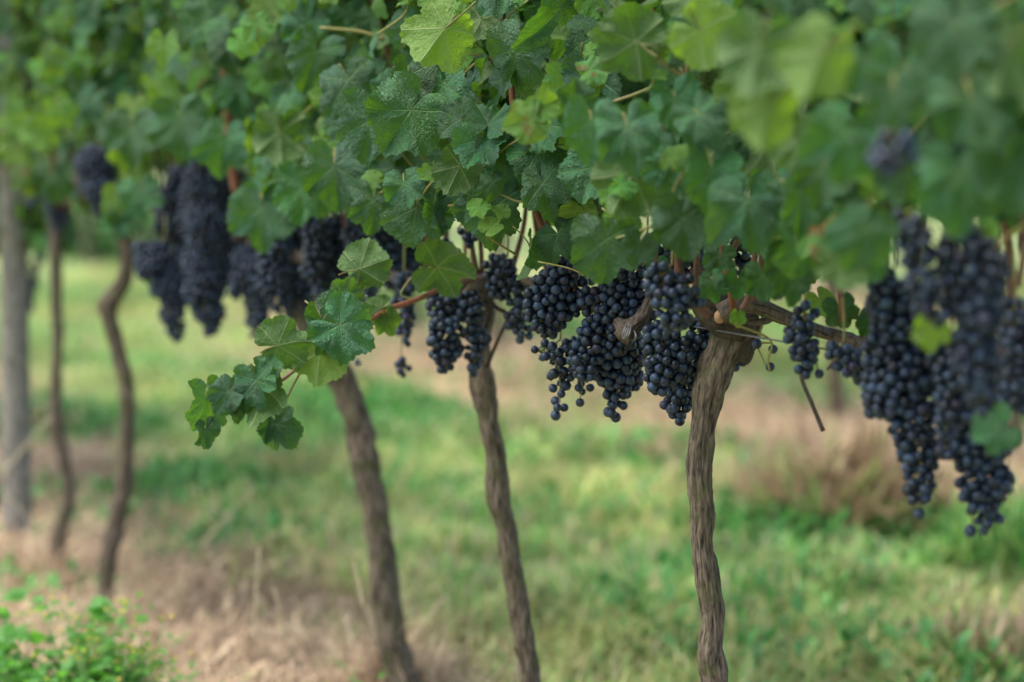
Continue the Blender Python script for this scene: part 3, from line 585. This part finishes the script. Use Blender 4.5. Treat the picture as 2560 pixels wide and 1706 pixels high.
# ------------------------------------------------------------------ placed leaves: x, y of the stalk joint, distance, tip length px, tip turn (0 down, + right), yaw, pitch up, kind
#  kind: m mature, y young, r rusty; capital letter = underside to the camera
HL = [(1113, 71, 3.35, 150, -40, 15, 10, 'Y'), (1400, 20, 3.3, 150, 5, 50, 10, 'm'), (1222, 313, 3.35, 100, 160, 0, 40, 'm'), (1150, 300, 3.37, 85, -60, -20, 20, 'm'), (1205, 350, 3.35, 100, -25, -10, 25, 'm'),
      (1255, 360, 3.36, 105, 8, 5, 15, 'm'), (1341, 384, 3.33, 105, 25, 0, 20, 'm'), (1357, 458, 3.3, 108, 15, 5, 25, 'm'), (1028, 275, 3.4, 150, -35, 10, 15, 'm'), (1110, 215, 3.45, 95, 10, -20, 20, 'm'), (1020, 190, 3.45, 95, -10, 30, 20, 'm'),
      (930, 300, 3.6, 130, -10, -10, 15, 'm'), (1150, 415, 3.42, 95, -25, 0, 0, 'M'), (1200, 420, 3.45, 85, 10, 30, 0, 'Y'), (1232, 455, 3.33, 58, 5, 30, 10, 'm'), (1232, 520, 3.40, 120, 2, 5, 10, 'm'), (1190, 515, 3.44, 75, -15, -10, 10, 'm'),
      (1445, 470, 3.42, 135, 15, 0, 10, 'm'), (1460, 525, 3.37, 95, 40, 40, 0, 'Y'), (1395, 585, 3.36, 85, 35, -20, 15, 'm'), (1325, 618, 3.38, 100, -8, 60, 0, 'm'), (1040, 520, 3.5, 115, -10, 0, 15, 'm'), (1010, 460, 3.5, 80, 10, 0, 20, 'm'), (1085, 520, 3.5, 80, 20, 40, 5, 'm'),
      (1092, 668, 3.66, 118, 82, 0, -30, 'M'), (899, 673, 3.55, 100, 110, -10, -10, 'Y'), (905, 672, 3.57, 60, 10, 0, 0, 'Y'), (694, 864, 3.48, 110, 105, 0, -15, 'Y'), (805, 800, 3.5, 120, 20, 40, 10, 'm'), (849, 814, 3.46, 120, 55, 10, 25, 'm'), (800, 880, 3.5, 105, -5, 0, 0, 'Y'),
      (862, 745, 3.55, 70, 160, 0, 0, 'Y'), (650, 965, 3.47, 110, 5, -15, 0, 'M'), (605, 985, 3.46, 80, -10, 20, 20, 'm'), (640, 950, 3.45, 88, 20, -20, 20, 'm'), (570, 980, 3.44, 70, -35, 10, 25, 'm'), (665, 930, 3.46, 62, 160, 0, 20, 'm'),
      (695, 1062, 3.48, 80, 30, -20, 10, 'm'), (680, 1060, 3.49, 62, -20, 20, 10, 'm'), (515, 1000, 3.46, 95, -15, 65, 0, 'm'), (512, 1075, 3.45, 60, 5, 50, 0, 'm'), (548, 975, 3.5, 52, 150, 0, 0, 'Y'), (545, 1035, 3.5, 45, -20, 30, 0, 'm'), (955, 770, 3.6, 62, -60, 20, 0, 'M'), (965, 800, 3.6, 55, 20, 30, 0, 'y'),
      (655, 520, 4.2, 130, 0, 0, 10, 'm'), (836, 415, 3.8, 130, 5, 5, 15, 'm'), (760, 470, 4.0, 110, -10, 0, 15, 'm'), (935, 500, 3.65, 100, -5, 20, 15, 'm'), (700, 330, 4.1, 110, 0, 10, 0, 'Y'), (870, 200, 3.8, 120, 20, 0, 20, 'm'), (790, 130, 3.9, 115, -20, 10, 10, 'm'),
      (1585, 433, 2.98, 140, -30, 0, 0, 'M'), (1568, 320, 2.86, 130, 10, 0, 25, 'm'), (1478, 307, 2.9, 125, -5, 10, 25, 'm'), (1590, 105, 2.95, 130, -110, 0, 0, 'Y'), (1350, 270, 2.98, 70, 120, 0, 10, 'y'), (1330, 300, 2.97, 80, -80, 20, 10, 'r'), (1345, 310, 3.0, 60, -20, 10, 0, 'Y'), (1430, 270, 2.98, 90, 170, 30, 0, 'm'),
      (1515, 600, 3.05, 130, 0, 10, 5, 'm'), (1540, 560, 3.1, 110, 10, 40, 0, 'm'), (1710, 545, 2.92, 125, 5, 0, 20, 'm'), (1600, 610, 3.0, 70, -15, 0, 15, 'm'), (1480, 625, 3.35, 65, -10, 10, 10, 'm'), (1645, 665, 3.3, 42, 20, 0, 10, 'm'), (1690, 400, 2.95, 120, -15, 0, 15, 'm'), (1690, 250, 2.95, 110, 15, 10, 15, 'm'),
      (1750, 75, 2.8, 130, 60, 10, 0, 'Y'), (1690, 90, 3.0, 60, 70, 0, 10, 'y'), (1640, 115, 2.98, 50, -60, 0, 10, 'r'), (1750, 290, 2.85, 110, 40, -20, 30, 'm'), (1780, 430, 2.85, 130, 0, 10, 15, 'm'), (1870, 500, 2.8, 150, 10, 0, 15, 'm'), (2000, 500, 2.7, 140, 0, 20, 10, 'm'), (2010, 610, 2.75, 110, -10, 30, 0, 'm'),
      (1905, 690, 3.0, 78, 5, 10, 10, 'm'), (1845, 700, 3.1, 58, -5, 0, 10, 'm'), (1800, 640, 3.12, 62, -10, 0, 10, 'm'), (1780, 705, 3.1, 62, 12, -10, 10, 'm'), (1845, 790, 3.15, 36, 0, 0, 10, 'y'), (1965, 690, 2.95, 95, 15, 20, 10, 'm'), (1975, 640, 2.9, 110, -10, 10, 15, 'm'),
      (2240, 235, 2.13, 130, 0, 0, 10, 'm'), (2400, 440, 2.33, 205, 0, 5, 15, 'm'), (2270, 190, 2.35, 170, 10, 0, 20, 'm'), (2170, 570, 2.4, 150, -20, 10, 10, 'm'), (2105, 650, 2.45, 105, 0, 0, 0, 'Y'), (2060, 130, 2.25, 190, -30, 10, 0, 'Y'), (1900, 110, 2.3, 190, -15, 0, 0, 'M'), (1930, 260, 2.3, 170, -20, 10, 0, 'Y'), (2120, 330, 2.4, 170, -10, 0, 10, 'm'),
      (2330, 820, 2.5, 90, 0, 20, 0, 'Y'), (2500, 1070, 2.55, 100, -70, 0, 10, 'm'), (2430, 250, 2.3, 190, 20, -10, 15, 'm'), (2520, 420, 2.3, 170, 10, 0, 10, 'm'), (2390, 60, 2.25, 190, 0, 0, 20, 'm'), (2520, 120, 2.25, 180, -20, 0, 0, 'M'), (2250, 420, 2.42, 130, 40, 10, 10, 'm'), (2170, 150, 2.4, 150, 20, 10, 10, 'm'),
      (2060, 420, 2.55, 140, -10, 0, 20, 'm'), (1990, 350, 2.6, 130, 10, 0, 0, 'Y'), (2100, 770, 3.1, 70, 20, 0, 0, 'm'), (2180, 800, 3.1, 60, -30, 0, 0, 'm'), (2050, 750, 3.2, 60, 30, 0, 0, 'Y'),
      (30, 330, 5.3, 75, 90, 0, 0, 'y'), (90, 330, 5.3, 70, 60, 0, 10, 'y'), (150, 270, 5.2, 70, 30, 0, 10, 'y'), (40, 370, 5.3, 60, -30, 0, 0, 'Y'), (130, 440, 5.4, 80, 0, 0, 10, 'm'), (60, 440, 5.4, 60, 10, 0, 10, 'r'), (300, 490, 5.0, 70, 10, 0, 10, 'y'), (320, 540, 5.0, 70, -10, 0, 15, 'm'), (290, 550, 5.0, 60, 20, 0, 15, 'm'),
      (350, 480, 4.9, 80, 10, 0, 15, 'm'), (560, 350, 4.4, 110, -10, 0, 10, 'm'), (450, 300, 4.5, 120, 10, 0, 20, 'm'), (330, 320, 4.7, 110, 0, 0, 20, 'm'), (800, 345, 3.9, 32, 40, 0, 20, 'y'), (640, 60, 4.0, 60, 20, 0, 20, 'r'), (410, 110, 4.2, 70, 0, 0, 30, 'y'), (600, 100, 4.1, 60, 60, 0, 20, 'y')]
hero_px = []
for i, (x, y, Z, L, turn, yaw, pitch, kd) in enumerate(HL):
    L = L * (.86 if Z < 2.75 else 1.); p = P(x, y, Z); under = kd.isupper(); n = Vector((0, 1 if under else -1, 0)); t = Vector((math.sin(math.radians(turn)), 0, -math.cos(math.radians(turn))))
    m = Matrix.Rotation(math.radians(yaw), 3, 'Z') @ Matrix.Rotation(math.radians(-pitch), 3, 'X')
    k = kd.lower(); me = LM[i * 7 % 18] if k == 'm' else LRU[i % 4] if k == 'r' else (LY[i % 8] if not under else LM[(i * 5) % 18] if i % 2 else LY[i % 8])
    put_leaf(vine_at(p), p, .84 * L * Z / F, m @ n, m @ t, me); hero_px.append((x + .45 * L * math.sin(math.radians(turn)), y + .45 * L * math.cos(math.radians(turn)), L, Z))
# water beads at leaf tips
GL = bpy.data.materials.new('water'); GL.use_nodes = True; GL.node_tree.nodes['Principled BSDF'].inputs['Transmission Weight'].default_value = 1; GL.node_tree.nodes['Principled BSDF'].inputs['Roughness'].default_value = .02; GL.node_tree.nodes['Principled BSDF'].inputs['IOR'].default_value = 1.33
wd = mesh_np('water_drop', np.array(iv) * .0021, jf, [GL])
for x, y, z in ((916, 741, 3.5), (901, 911, 3.45), (713, 1047, 3.45), (1137, 428, 3.4)): put('water_drop', wd, V['B'], P(x, y, z))

# ------------------------------------------------------------------ the rest of the canopy
prof = np.array([(-600, 400), (0, 440), (60, 455), (150, 455), (190, 385), (265, 400), (280, 545), (340, 540), (380, 405), (480, 400), (590, 415), (620, 560), (740, 560), (760, 470), (800, 500), (870, 560), (950, 530), (1050, 590), (1100, 540), (1180, 560), (1250, 620), (1330, 590), (1400, 560), (1500, 640), (1560, 580), (1640, 560), (1700, 610), (1780, 560), (1850, 560), (1950, 690), (2050, 690), (2150, 720), (2230, 560), (2350, 560), (2400, 600), (2500, 560), (2560, 600), (3200, 700)])
def bottom(x): return float(np.interp(x, prof[:, 0], prof[:, 1]))
cnt = {k: 0 for k in V}; kv = {id(o): k for k, o in V.items()}; made = 0
for _ in range(20000):
    s = random.uniform(-1.2, 4.0); o = random.triangular(-.26, .25, .10); h = random.uniform(.86, 1.62) if random.random() < .35 else random.uniform(.84, 1.42)
    if -.14 < o < .07 and random.random() < .2 or (s < -.25 and o > .1 and random.random() < .35): continue
    p = row(s, o, h); x, y, z = proj(p); L = random.uniform(.028, .057); Lp = L * F / z
    b = bottom(x) + (0 if o > -.02 else 40)
    if y + Lp * .85 > b - 12: continue
    if x > 2750 or x < -160: 
        if random.random() < .5: continue
    if o > .04 and any(abs(x - hx) < .55 * hl and abs(y - hy) < .55 * hl and z < hz for hx, hy, hl, hz in hero_px): continue
    par = vine_at(p); k = kv[id(par)]
    if cnt[k] >= 296 or (y < -140 and random.random() < .6): continue
    n = RN * (.55 if o > -.05 else -.35) + Vector((0, -.45, 0)) + Vector((0, 0, .42)) + Vector((random.gauss(0, .42), random.gauss(0, .42), random.gauss(0, .35)))
    t = Vector((random.gauss(0, .55), random.gauss(0, .3), -1)) + RN * .3; u = random.random()
    if u < .16: n = -n
    me = random.choice(LY) if random.random() < (.22 if o > 0 else .5) else random.choice(LRU) if random.random() < .03 else random.choice(LM)
    put_leaf(par, p, L, n, t, me); cnt[k] += 1; made += 1
for k, o_ in V.items():
    for j in range(16):
        s = SV[k] + random.uniform(-.36, .36); p = row(s, random.uniform(.12, .27), random.uniform(.98, 1.4)); x, y, z = proj(p)
        if y > bottom(x) - 20: continue
        for i in range(3): put_leaf(o_, p + Vector((random.gauss(0, .015), random.gauss(0, .01), random.gauss(0, .015))), random.uniform(.012, .028), Vector((random.gauss(0, .5), -.7, .5)), Vector((random.gauss(0, 1), 0, random.gauss(0, 1))), random.choice(LY) if random.random() < .85 else random.choice(LRU))
        tube('tendril', [(p, .0013), (p + Vector((random.gauss(0, .02), .03, -.03)), .0016), (p + Vector((random.gauss(0, .03), .07, -.06)), .0018)], 8, 5, TENDR, o_)
print('leaves', made, cnt, 'berries', len(berries), count)

# ------------------------------------------------------------------ the rows behind
def far_foliage(seed, n=330, h0=.80, h1=1.95, hw=.6, dw=.3):
    R = random.Random(seed); b = Batch(); tm = []
    for i in range(10):
        me = leaf_mesh(500 + i, FOLI, 'tmp', lo=True); nv = len(me.vertices); a = np.zeros(nv * 3); me.vertices.foreach_get('co', a); tm.append((a.reshape(-1, 3), [tuple(q.vertices) for q in me.polygons])); bpy.data.meshes.remove(me)
    for i in range(n):
        p = Vector((R.uniform(-hw, hw), R.triangular(-dw, dw, 0), R.uniform(h0, h1))); z = Vector((R.gauss(0, .5), R.choice((-1, 1)) * .7 + R.gauss(0, .3), .5 + R.gauss(0, .3))).normalized()
        y = Vector((R.gauss(0, .5), 0, -1)); y = (y - z * y.dot(z)).normalized(); x = y.cross(z); M = np.array(Matrix((x, y, z)).transposed()); L = R.uniform(.05, .085)
        v, f = R.choice(tm); b.add(v @ M.T * L + np.array(p), f)
    return b.mesh('foliage', [FOLI])
TOPF = [far_foliage(7, 330, 1.44, 2.0, .42), far_foliage(8, 330, 1.44, 2.0, .42)]
for i, (k, o_) in enumerate(V.items()):   # unseen upper canopy above the frame, added to shade the fruit zone
    for ds in ((0., .62) if k == 'C' else (0.,)): tag(put('upper_shade_foliage', TOPF[i % 2], o_, row(SV[k] + ds - (.1 if k == 'C' else 0), 0, 0), Matrix.Rotation(math.atan2(RD.y, RD.x), 3, 'Z').to_quaternion()), kind='stuff')
FF = [far_foliage(1), far_foliage(2), far_foliage(3)]
def far_vine(c, Y, name_i, label, group):
    X = c - .5 * Y; g = gh(X, Y); t = thing('grapevine', Vector((X, Y, g)), label, 'grapevine', group); base = Vector((X, Y, g)); R = random.Random(int(Y * 100))
    a, b_ = R.uniform(-.05, .05), R.uniform(-.05, .05)
    tube('trunk', [(base - Vector((0, 0, .05)), .032), (base + Vector((a, b_, .3)), .024), (base + Vector((b_, a, .6)), .024), (base + Vector((0, 0, .9)), .035)], 24, 12, BARK, t, bark_fn(.15, .05), Y)
    q = Vector((RD.x, RD.y, 0)).to_track_quat('X', 'Z'); o = put('foliage', FF[name_i % 3], t, base, Matrix.Rotation(math.atan2(RD.y, RD.x) + (math.pi if name_i % 2 else 0), 3, 'Z').to_quaternion(), (1, 1, R.uniform(.95, 1.06))); tag(o, kind='stuff')
    b = Batch()
    for j in range(5):
        u = R.uniform(-.45, .45); c0 = Vector((RD.x * u, RD.y * u, .78 + R.uniform(-.05, .08)))
        for i in range(32):
            k = i / 32; r = .035 * (1 - k); d = R.uniform(0, 6.28); b.add(lov * .0085 + np.array(c0 + Vector((r * math.cos(d), r * math.sin(d), -.17 * k))), [tuple(z) for z in lof])
    tag(put('grapes', b.mesh('grapes', [GRAPE]), t, base), kind='stuff')
for i, Y in enumerate(np.arange(6.6, 19.5, .78)): far_vine(CROW2, float(Y), i, 'blurred grapevine of the second row, seen through gaps in the front row', 'grapevines of the second row')
for i, Y in enumerate(np.arange(10.5, 31, .95)): far_vine(8.5, float(Y), i + 1, 'blurred grapevine of the third row far behind, green mass in the gaps', 'grapevines of the third row')
for i, s in enumerate((3.9, 4.6, 5.4)):
    p = row(s, 0, 0); far_vine(1.92, p.y, i, 'grapevine of the front row beyond the wooden post, at the left frame edge', 'far end vines of the front row')

# ------------------------------------------------------------------ weeds and dry stalks at the foot of the row
WEED = plain('weed_leaf', (.06, .19, .035), (.11, .28, .05), 25, .5); FLO = plain('yellow_flower', (.55, .42, .05), (.6, .5, .1), 10, .7); STM = plain('weed_stem', (.16, .30, .09), (.24, .36, .12), 10, .6); DRY = plain('dry_stalk', (.42, .34, .2), (.55, .45, .28), 10, .8)
t_ = WEED.node_tree; tr = t_.nodes.new('ShaderNodeBsdfTranslucent'); tr.inputs[0].default_value = (.20, .52, .05, 1); mx = t_.nodes.new('ShaderNodeMixShader'); mx.inputs[0].default_value = .4
t_.links.new(t_.nodes['Principled BSDF'].outputs[0], mx.inputs[1]); t_.links.new(tr.outputs[0], mx.inputs[2]); t_.links.new(mx.outputs[0], t_.nodes['Material Output'].inputs[0])
def ovate(w, serr=0):
    v = [(0, 0, 0)]; f = []; m = 9
    for i in range(m + 1):
        u = i / m; y = u; hw = w * math.sin(math.pi * u ** .75) * (1 - .15 * u); z = .25 * u * (1 - u) - .2 * u * u
        v += [(-hw, y, z + .25 * hw), (0, y, z), (hw, y, z + .25 * hw)]
    for i in range(m):
        a = 1 + i * 3; f += [(a, a + 1, a + 4, a + 3), (a + 1, a + 2, a + 5, a + 4)]
    return mesh_np('leaf', v, f, [WEED])
OV = [ovate(.36), ovate(.42), ovate(.24)]
def weed(at, H, nst, size, ov, label, flowers=0, spread=.5, seed=0):
    R = random.Random(seed); t = thing('weed', at, label, 'weed', None)
    for j in range(nst):
        a = R.uniform(0, 6.28); k = R.uniform(.1, 1) * spread if nst > 1 else .05; h = H * R.uniform(.6, 1); pts = [at, at + Vector((math.cos(a) * k * .04, math.sin(a) * k * .04, h * .5)), at + Vector((math.cos(a) * k * .16, math.sin(a) * k * .16, h))]
        tube('stem', [(p, .0025 - .0008 * i) for i, p in enumerate(pts)], 10, 6, STM, t); sp_ = spline([tuple(p) for p in pts], 20)
        for i in range(4, 20):
            for q in range(2 if i % 2 else 1):
                p = Vector(sp_[i]); d = R.uniform(0, 6.28); dr = Vector((math.cos(d), math.sin(d), R.uniform(-.1, .6)))
                st = Vector(p) + dr * size * R.uniform(.2, 1.1); nn = Vector((0, 0, 1)) + Vector((R.gauss(0, .4), R.gauss(0, .4), 0)) - dr * .4
                put_leaf(t, st if size > .02 else p, size * R.uniform(.6, 1.1) * (1.2 - .5 * i / 20), nn, dr, ov, 'leaf')
        if nst == 1:
            for i in (6, 9, 12, 15, 17):
                for q in (0, 2.6):
                    d = i * 1.1 + q; p = Vector(sp_[i]); e = p + Vector((math.cos(d), math.sin(d), .5)) * .075; tube('stem', [(p, .0012), (e, .0009)], 4, 5, STM, t)
                    for w_ in (-.7, 0, .7): put_leaf(t, e, size * .8, Vector((0, 0, 1)) + Vector((R.gauss(0, .4), -.5, 0)), Vector((math.cos(d + w_), math.sin(d + w_), -.1)), ov, 'leaf')
        if flowers:
            for q in range(flowers): put('flower', FLOM, t, Vector(sp_[-1]) + Vector((R.gauss(0, .012), R.gauss(0, .012), R.uniform(0, .012))), None, (.0028,) * 3)
FLOM = mesh_np('flower', np.array(iv), jf, [FLO])
def wd_at(x, y_top, Z, H):
    p = P(x, y_top, Z); return Vector((p.x, p.y, gh(p.x, p.y)))
def weed_px(x, ytop, Z, **k):
    p = P(x, ytop, Z); g = gh(p.x, p.y); weed(Vector((p.x, p.y, g)), H=max(.05, p.z - g), **k)
weed_px(122, 1435, 4.35, nst=1, size=.060, ov=OV[0], label='tall weed with round green leaves on a pale upright stem, bottom left corner', seed=3)
weed_px(60, 1530, 4.3, nst=6, size=.05, ov=OV[1], label='low round-leaved weed at the left frame edge under the tall one', seed=5)
weed_px(262, 1510, 4.4, nst=3, size=.024, ov=OV[2], flowers=5, spread=.35, label='feathery weed topped with tiny yellow flowers, beside the crooked trunk foot', seed=7)
weed_px(215, 1500, 4.3, nst=22, size=.036, ov=OV[2], flowers=3, spread=.7, label='bushy fine-leaved weed right of the tall round-leaved one', seed=8)
weed_px(340, 1540, 4.35, nst=13, size=.036, ov=OV[2], flowers=3, spread=.5, label='fine-leaved weed with yellow buds, third from the left', seed=9)
weed_px(405, 1630, 4.35, nst=9, size=.034, ov=OV[2], spread=.6, label='small low weed at the right end of the bottom left clump', seed=10)
weed_px(290, 1630, 4.2, nst=16, size=.038, ov=OV[2], flowers=2, spread=.9, label='low mat of fine-leaved weed at the bottom frame edge', seed=11)
weed_px(110, 1650, 4.2, nst=14, size=.042, ov=OV[1], spread=.9, label='low leafy weed in front of the tall round-leaved one', seed=12)
weed_px(885, 1650, 4.4, nst=2, size=.030, ov=OV[2], spread=.2, label='small bright green sprout at the bottom edge left of the leaning trunk foot', seed=13)
for pts, Z, lab in (([(636, 1620), (640, 1500), (648, 1375)], 4.6, 'upright dry grass stalk over the straw, left of the leaning trunk'), ([(712, 1610), (700, 1540), (686, 1470)], 4.65, 'short dry stalk leaning left beside the upright one'), ([(910, 1520), (895, 1450), (886, 1410)], 4.3, 'pale dry stalk just left of the leaning trunk foot'),
                    ([(500, 1370), (560, 1300), (640, 1220)], 5.6, 'long slanting dry stem over the green grass at left'), ([(110, 1400), (70, 1300), (20, 1240)], 5.8, 'dry stem slanting across the foot of the post'), ([(0, 1190), (60, 1120), (130, 1040)], 5.7, 'long dry stem rising across the wooden post'), ([(1060, 1340), (1110, 1250), (1160, 1160)], 6.5, 'faint dry stem in the grass behind the centre trunk')):
    o = tube('dry_stalk', [(P(x, y, Z), .0028 - .0006 * i) for i, (x, y) in enumerate(pts)], 10, 6, DRY, None); tag(o, lab, 'dry stalk')
# loose straw heaped against the leaning trunk
def heap(cx, cy, n, r, h, label):
    c = G(cx, cy); N = n; V_ = np.zeros((N, 5, 3)); C_ = np.ones((N, 5, 4))
    for k in range(N):
        a = random.uniform(0, 6.28); q = abs(random.gauss(0, .5)) * r; x, y = c.x + q * math.cos(a), c.y + q * math.sin(a); z = gh(x, y) + random.uniform(0, h) * math.exp(-(q / r) ** 2 * 2)
        L = random.uniform(.08, .2); d = random.uniform(0, 6.28); e = random.uniform(-.15, 1.0); dx = Vector((math.cos(d) * math.cos(e), math.sin(d) * math.cos(e), math.sin(e))) * L; w = Vector((-math.sin(d), math.cos(d), 0)) * .0016
        b0 = Vector((x, y, z)); m = b0 + dx * .5 + Vector((0, 0, .01)); e0 = b0 + dx
        V_[k] = [b0 - w, b0 + w, m - w, m + w, e0]; C_[k, :, :3] = np.array(random.choice(((.50, .37, .23), (.42, .29, .18), (.60, .47, .31), (.33, .22, .14)))) * random.uniform(.8, 1.15)
    b = (np.arange(N) * 5)[:, None]; f = np.vstack([b + (0, 1, 3), b + (0, 3, 2), b + (2, 3, 4)])
    tag(put('straw_heap', mesh_np('straw_heap', V_.reshape(-1, 3), f, [STRAWM], col=C_.reshape(-1, 4), smooth=False)), label, 'straw', kind='stuff')
heap(985, 1700, 900, .22, .12, 'loose straw heaped round the foot of the leaning trunk')
heap(110, 1400, 800, .4, .06, 'straw banked round the trunks beside the post')
heap(265, 1530, 500, .3, .04, 'straw round the foot of the crooked trunk')

# green tussocks standing out of the turf
def clump(px, py, r, h, N, leaf, label, cols):
    c = G(px, py); V_ = np.zeros((N, 5, 3)); C_ = np.ones((N, 5, 4))
    for k in range(N):
        a = random.uniform(0, 6.28); q = math.sqrt(random.random()); x, y = c.x + q * r * math.cos(a), c.y + q * r * math.sin(a); z = gh(x, y) + h * random.random() * math.sqrt(max(0, 1 - q * q)) + .01
        L = leaf * random.uniform(.6, 1.3); w = L * (.28 if leaf < .1 else .04); d = random.uniform(0, 6.28); e = random.uniform(-.3, 1.2); dx = Vector((math.cos(d) * math.cos(e), math.sin(d) * math.cos(e), math.sin(e))) * L; n = Vector((-math.sin(d), math.cos(d), 0)) * w
        b0 = Vector((x, y, z)); m = b0 + dx * .5; e0 = b0 + dx; V_[k] = [b0 - n * .3, b0 + n * .3, m - n, m + n, e0]; C_[k, :, :3] = np.array(random.choice(cols)) * random.uniform(.8, 1.2)
    b = (np.arange(N) * 5)[:, None]; f = np.vstack([b + (0, 1, 3), b + (0, 3, 2), b + (2, 3, 4)])
    tag(put('weed_clump', mesh_np('weed_clump', V_.reshape(-1, 3), f, [BLADE], col=C_.reshape(-1, 4), smooth=False), None, Vector((0, 0, 0))), label, 'weed clump')
GR = ((.06, .22, .045), (.10, .29, .06), (.08, .25, .04)); GY = ((.22, .42, .08), (.36, .48, .14)); BR = ((.46, .34, .21), (.40, .28, .17), (.30, .20, .12), (.30, .38, .12))
clump(240, 630, .6, .6, 2600, .07, 'dark green bush far behind the two thin trunks at left', GR)
clump(470, 1190, .28, .10, 900, .045, 'dark green tussock between the crooked trunk and the leaning trunk', GR)
clump(600, 1320, .3, .05, 500, .045, 'low green tussock left of the leaning trunk', GR)
clump(2000, 1310, .22, .13, 600, .05, 'green weed clump right of the sharp trunk, by the brown one', GR)
clump(1860, 1270, .22, .09, 500, .05, 'green weed clump close to the right side of the sharp trunk', GR)
clump(2290, 1310, .2, .12, 450, .05, 'green weed clump behind the lowest hanging bunches', GR)
clump(2110, 1280, .26, .2, 1500, .2, 'brown withered grass tussock between green clumps at the right', BR)
clump(2500, 1590, .16, .06, 700, .12, 'dark brown withered tussock in the bottom right corner', ((.26, .17, .10), (.40, .29, .18), (.22, .36, .10)))
clump(2520, 1400, .16, .22, 900, .12, 'green grass tussock at the right edge above the brown one', GR + GY)
clump(850, 1010, .5, .12, 1200, .05, 'mid green tussock behind the leaning trunk', GR)
clump(1560, 1120, .5, .06, 500, .06, 'yellow-green tussock between the two sharp trunks', GR + GY)
clump(160, 1040, .4, .1, 800, .05, 'green tussock between post and crooked trunk', GR)
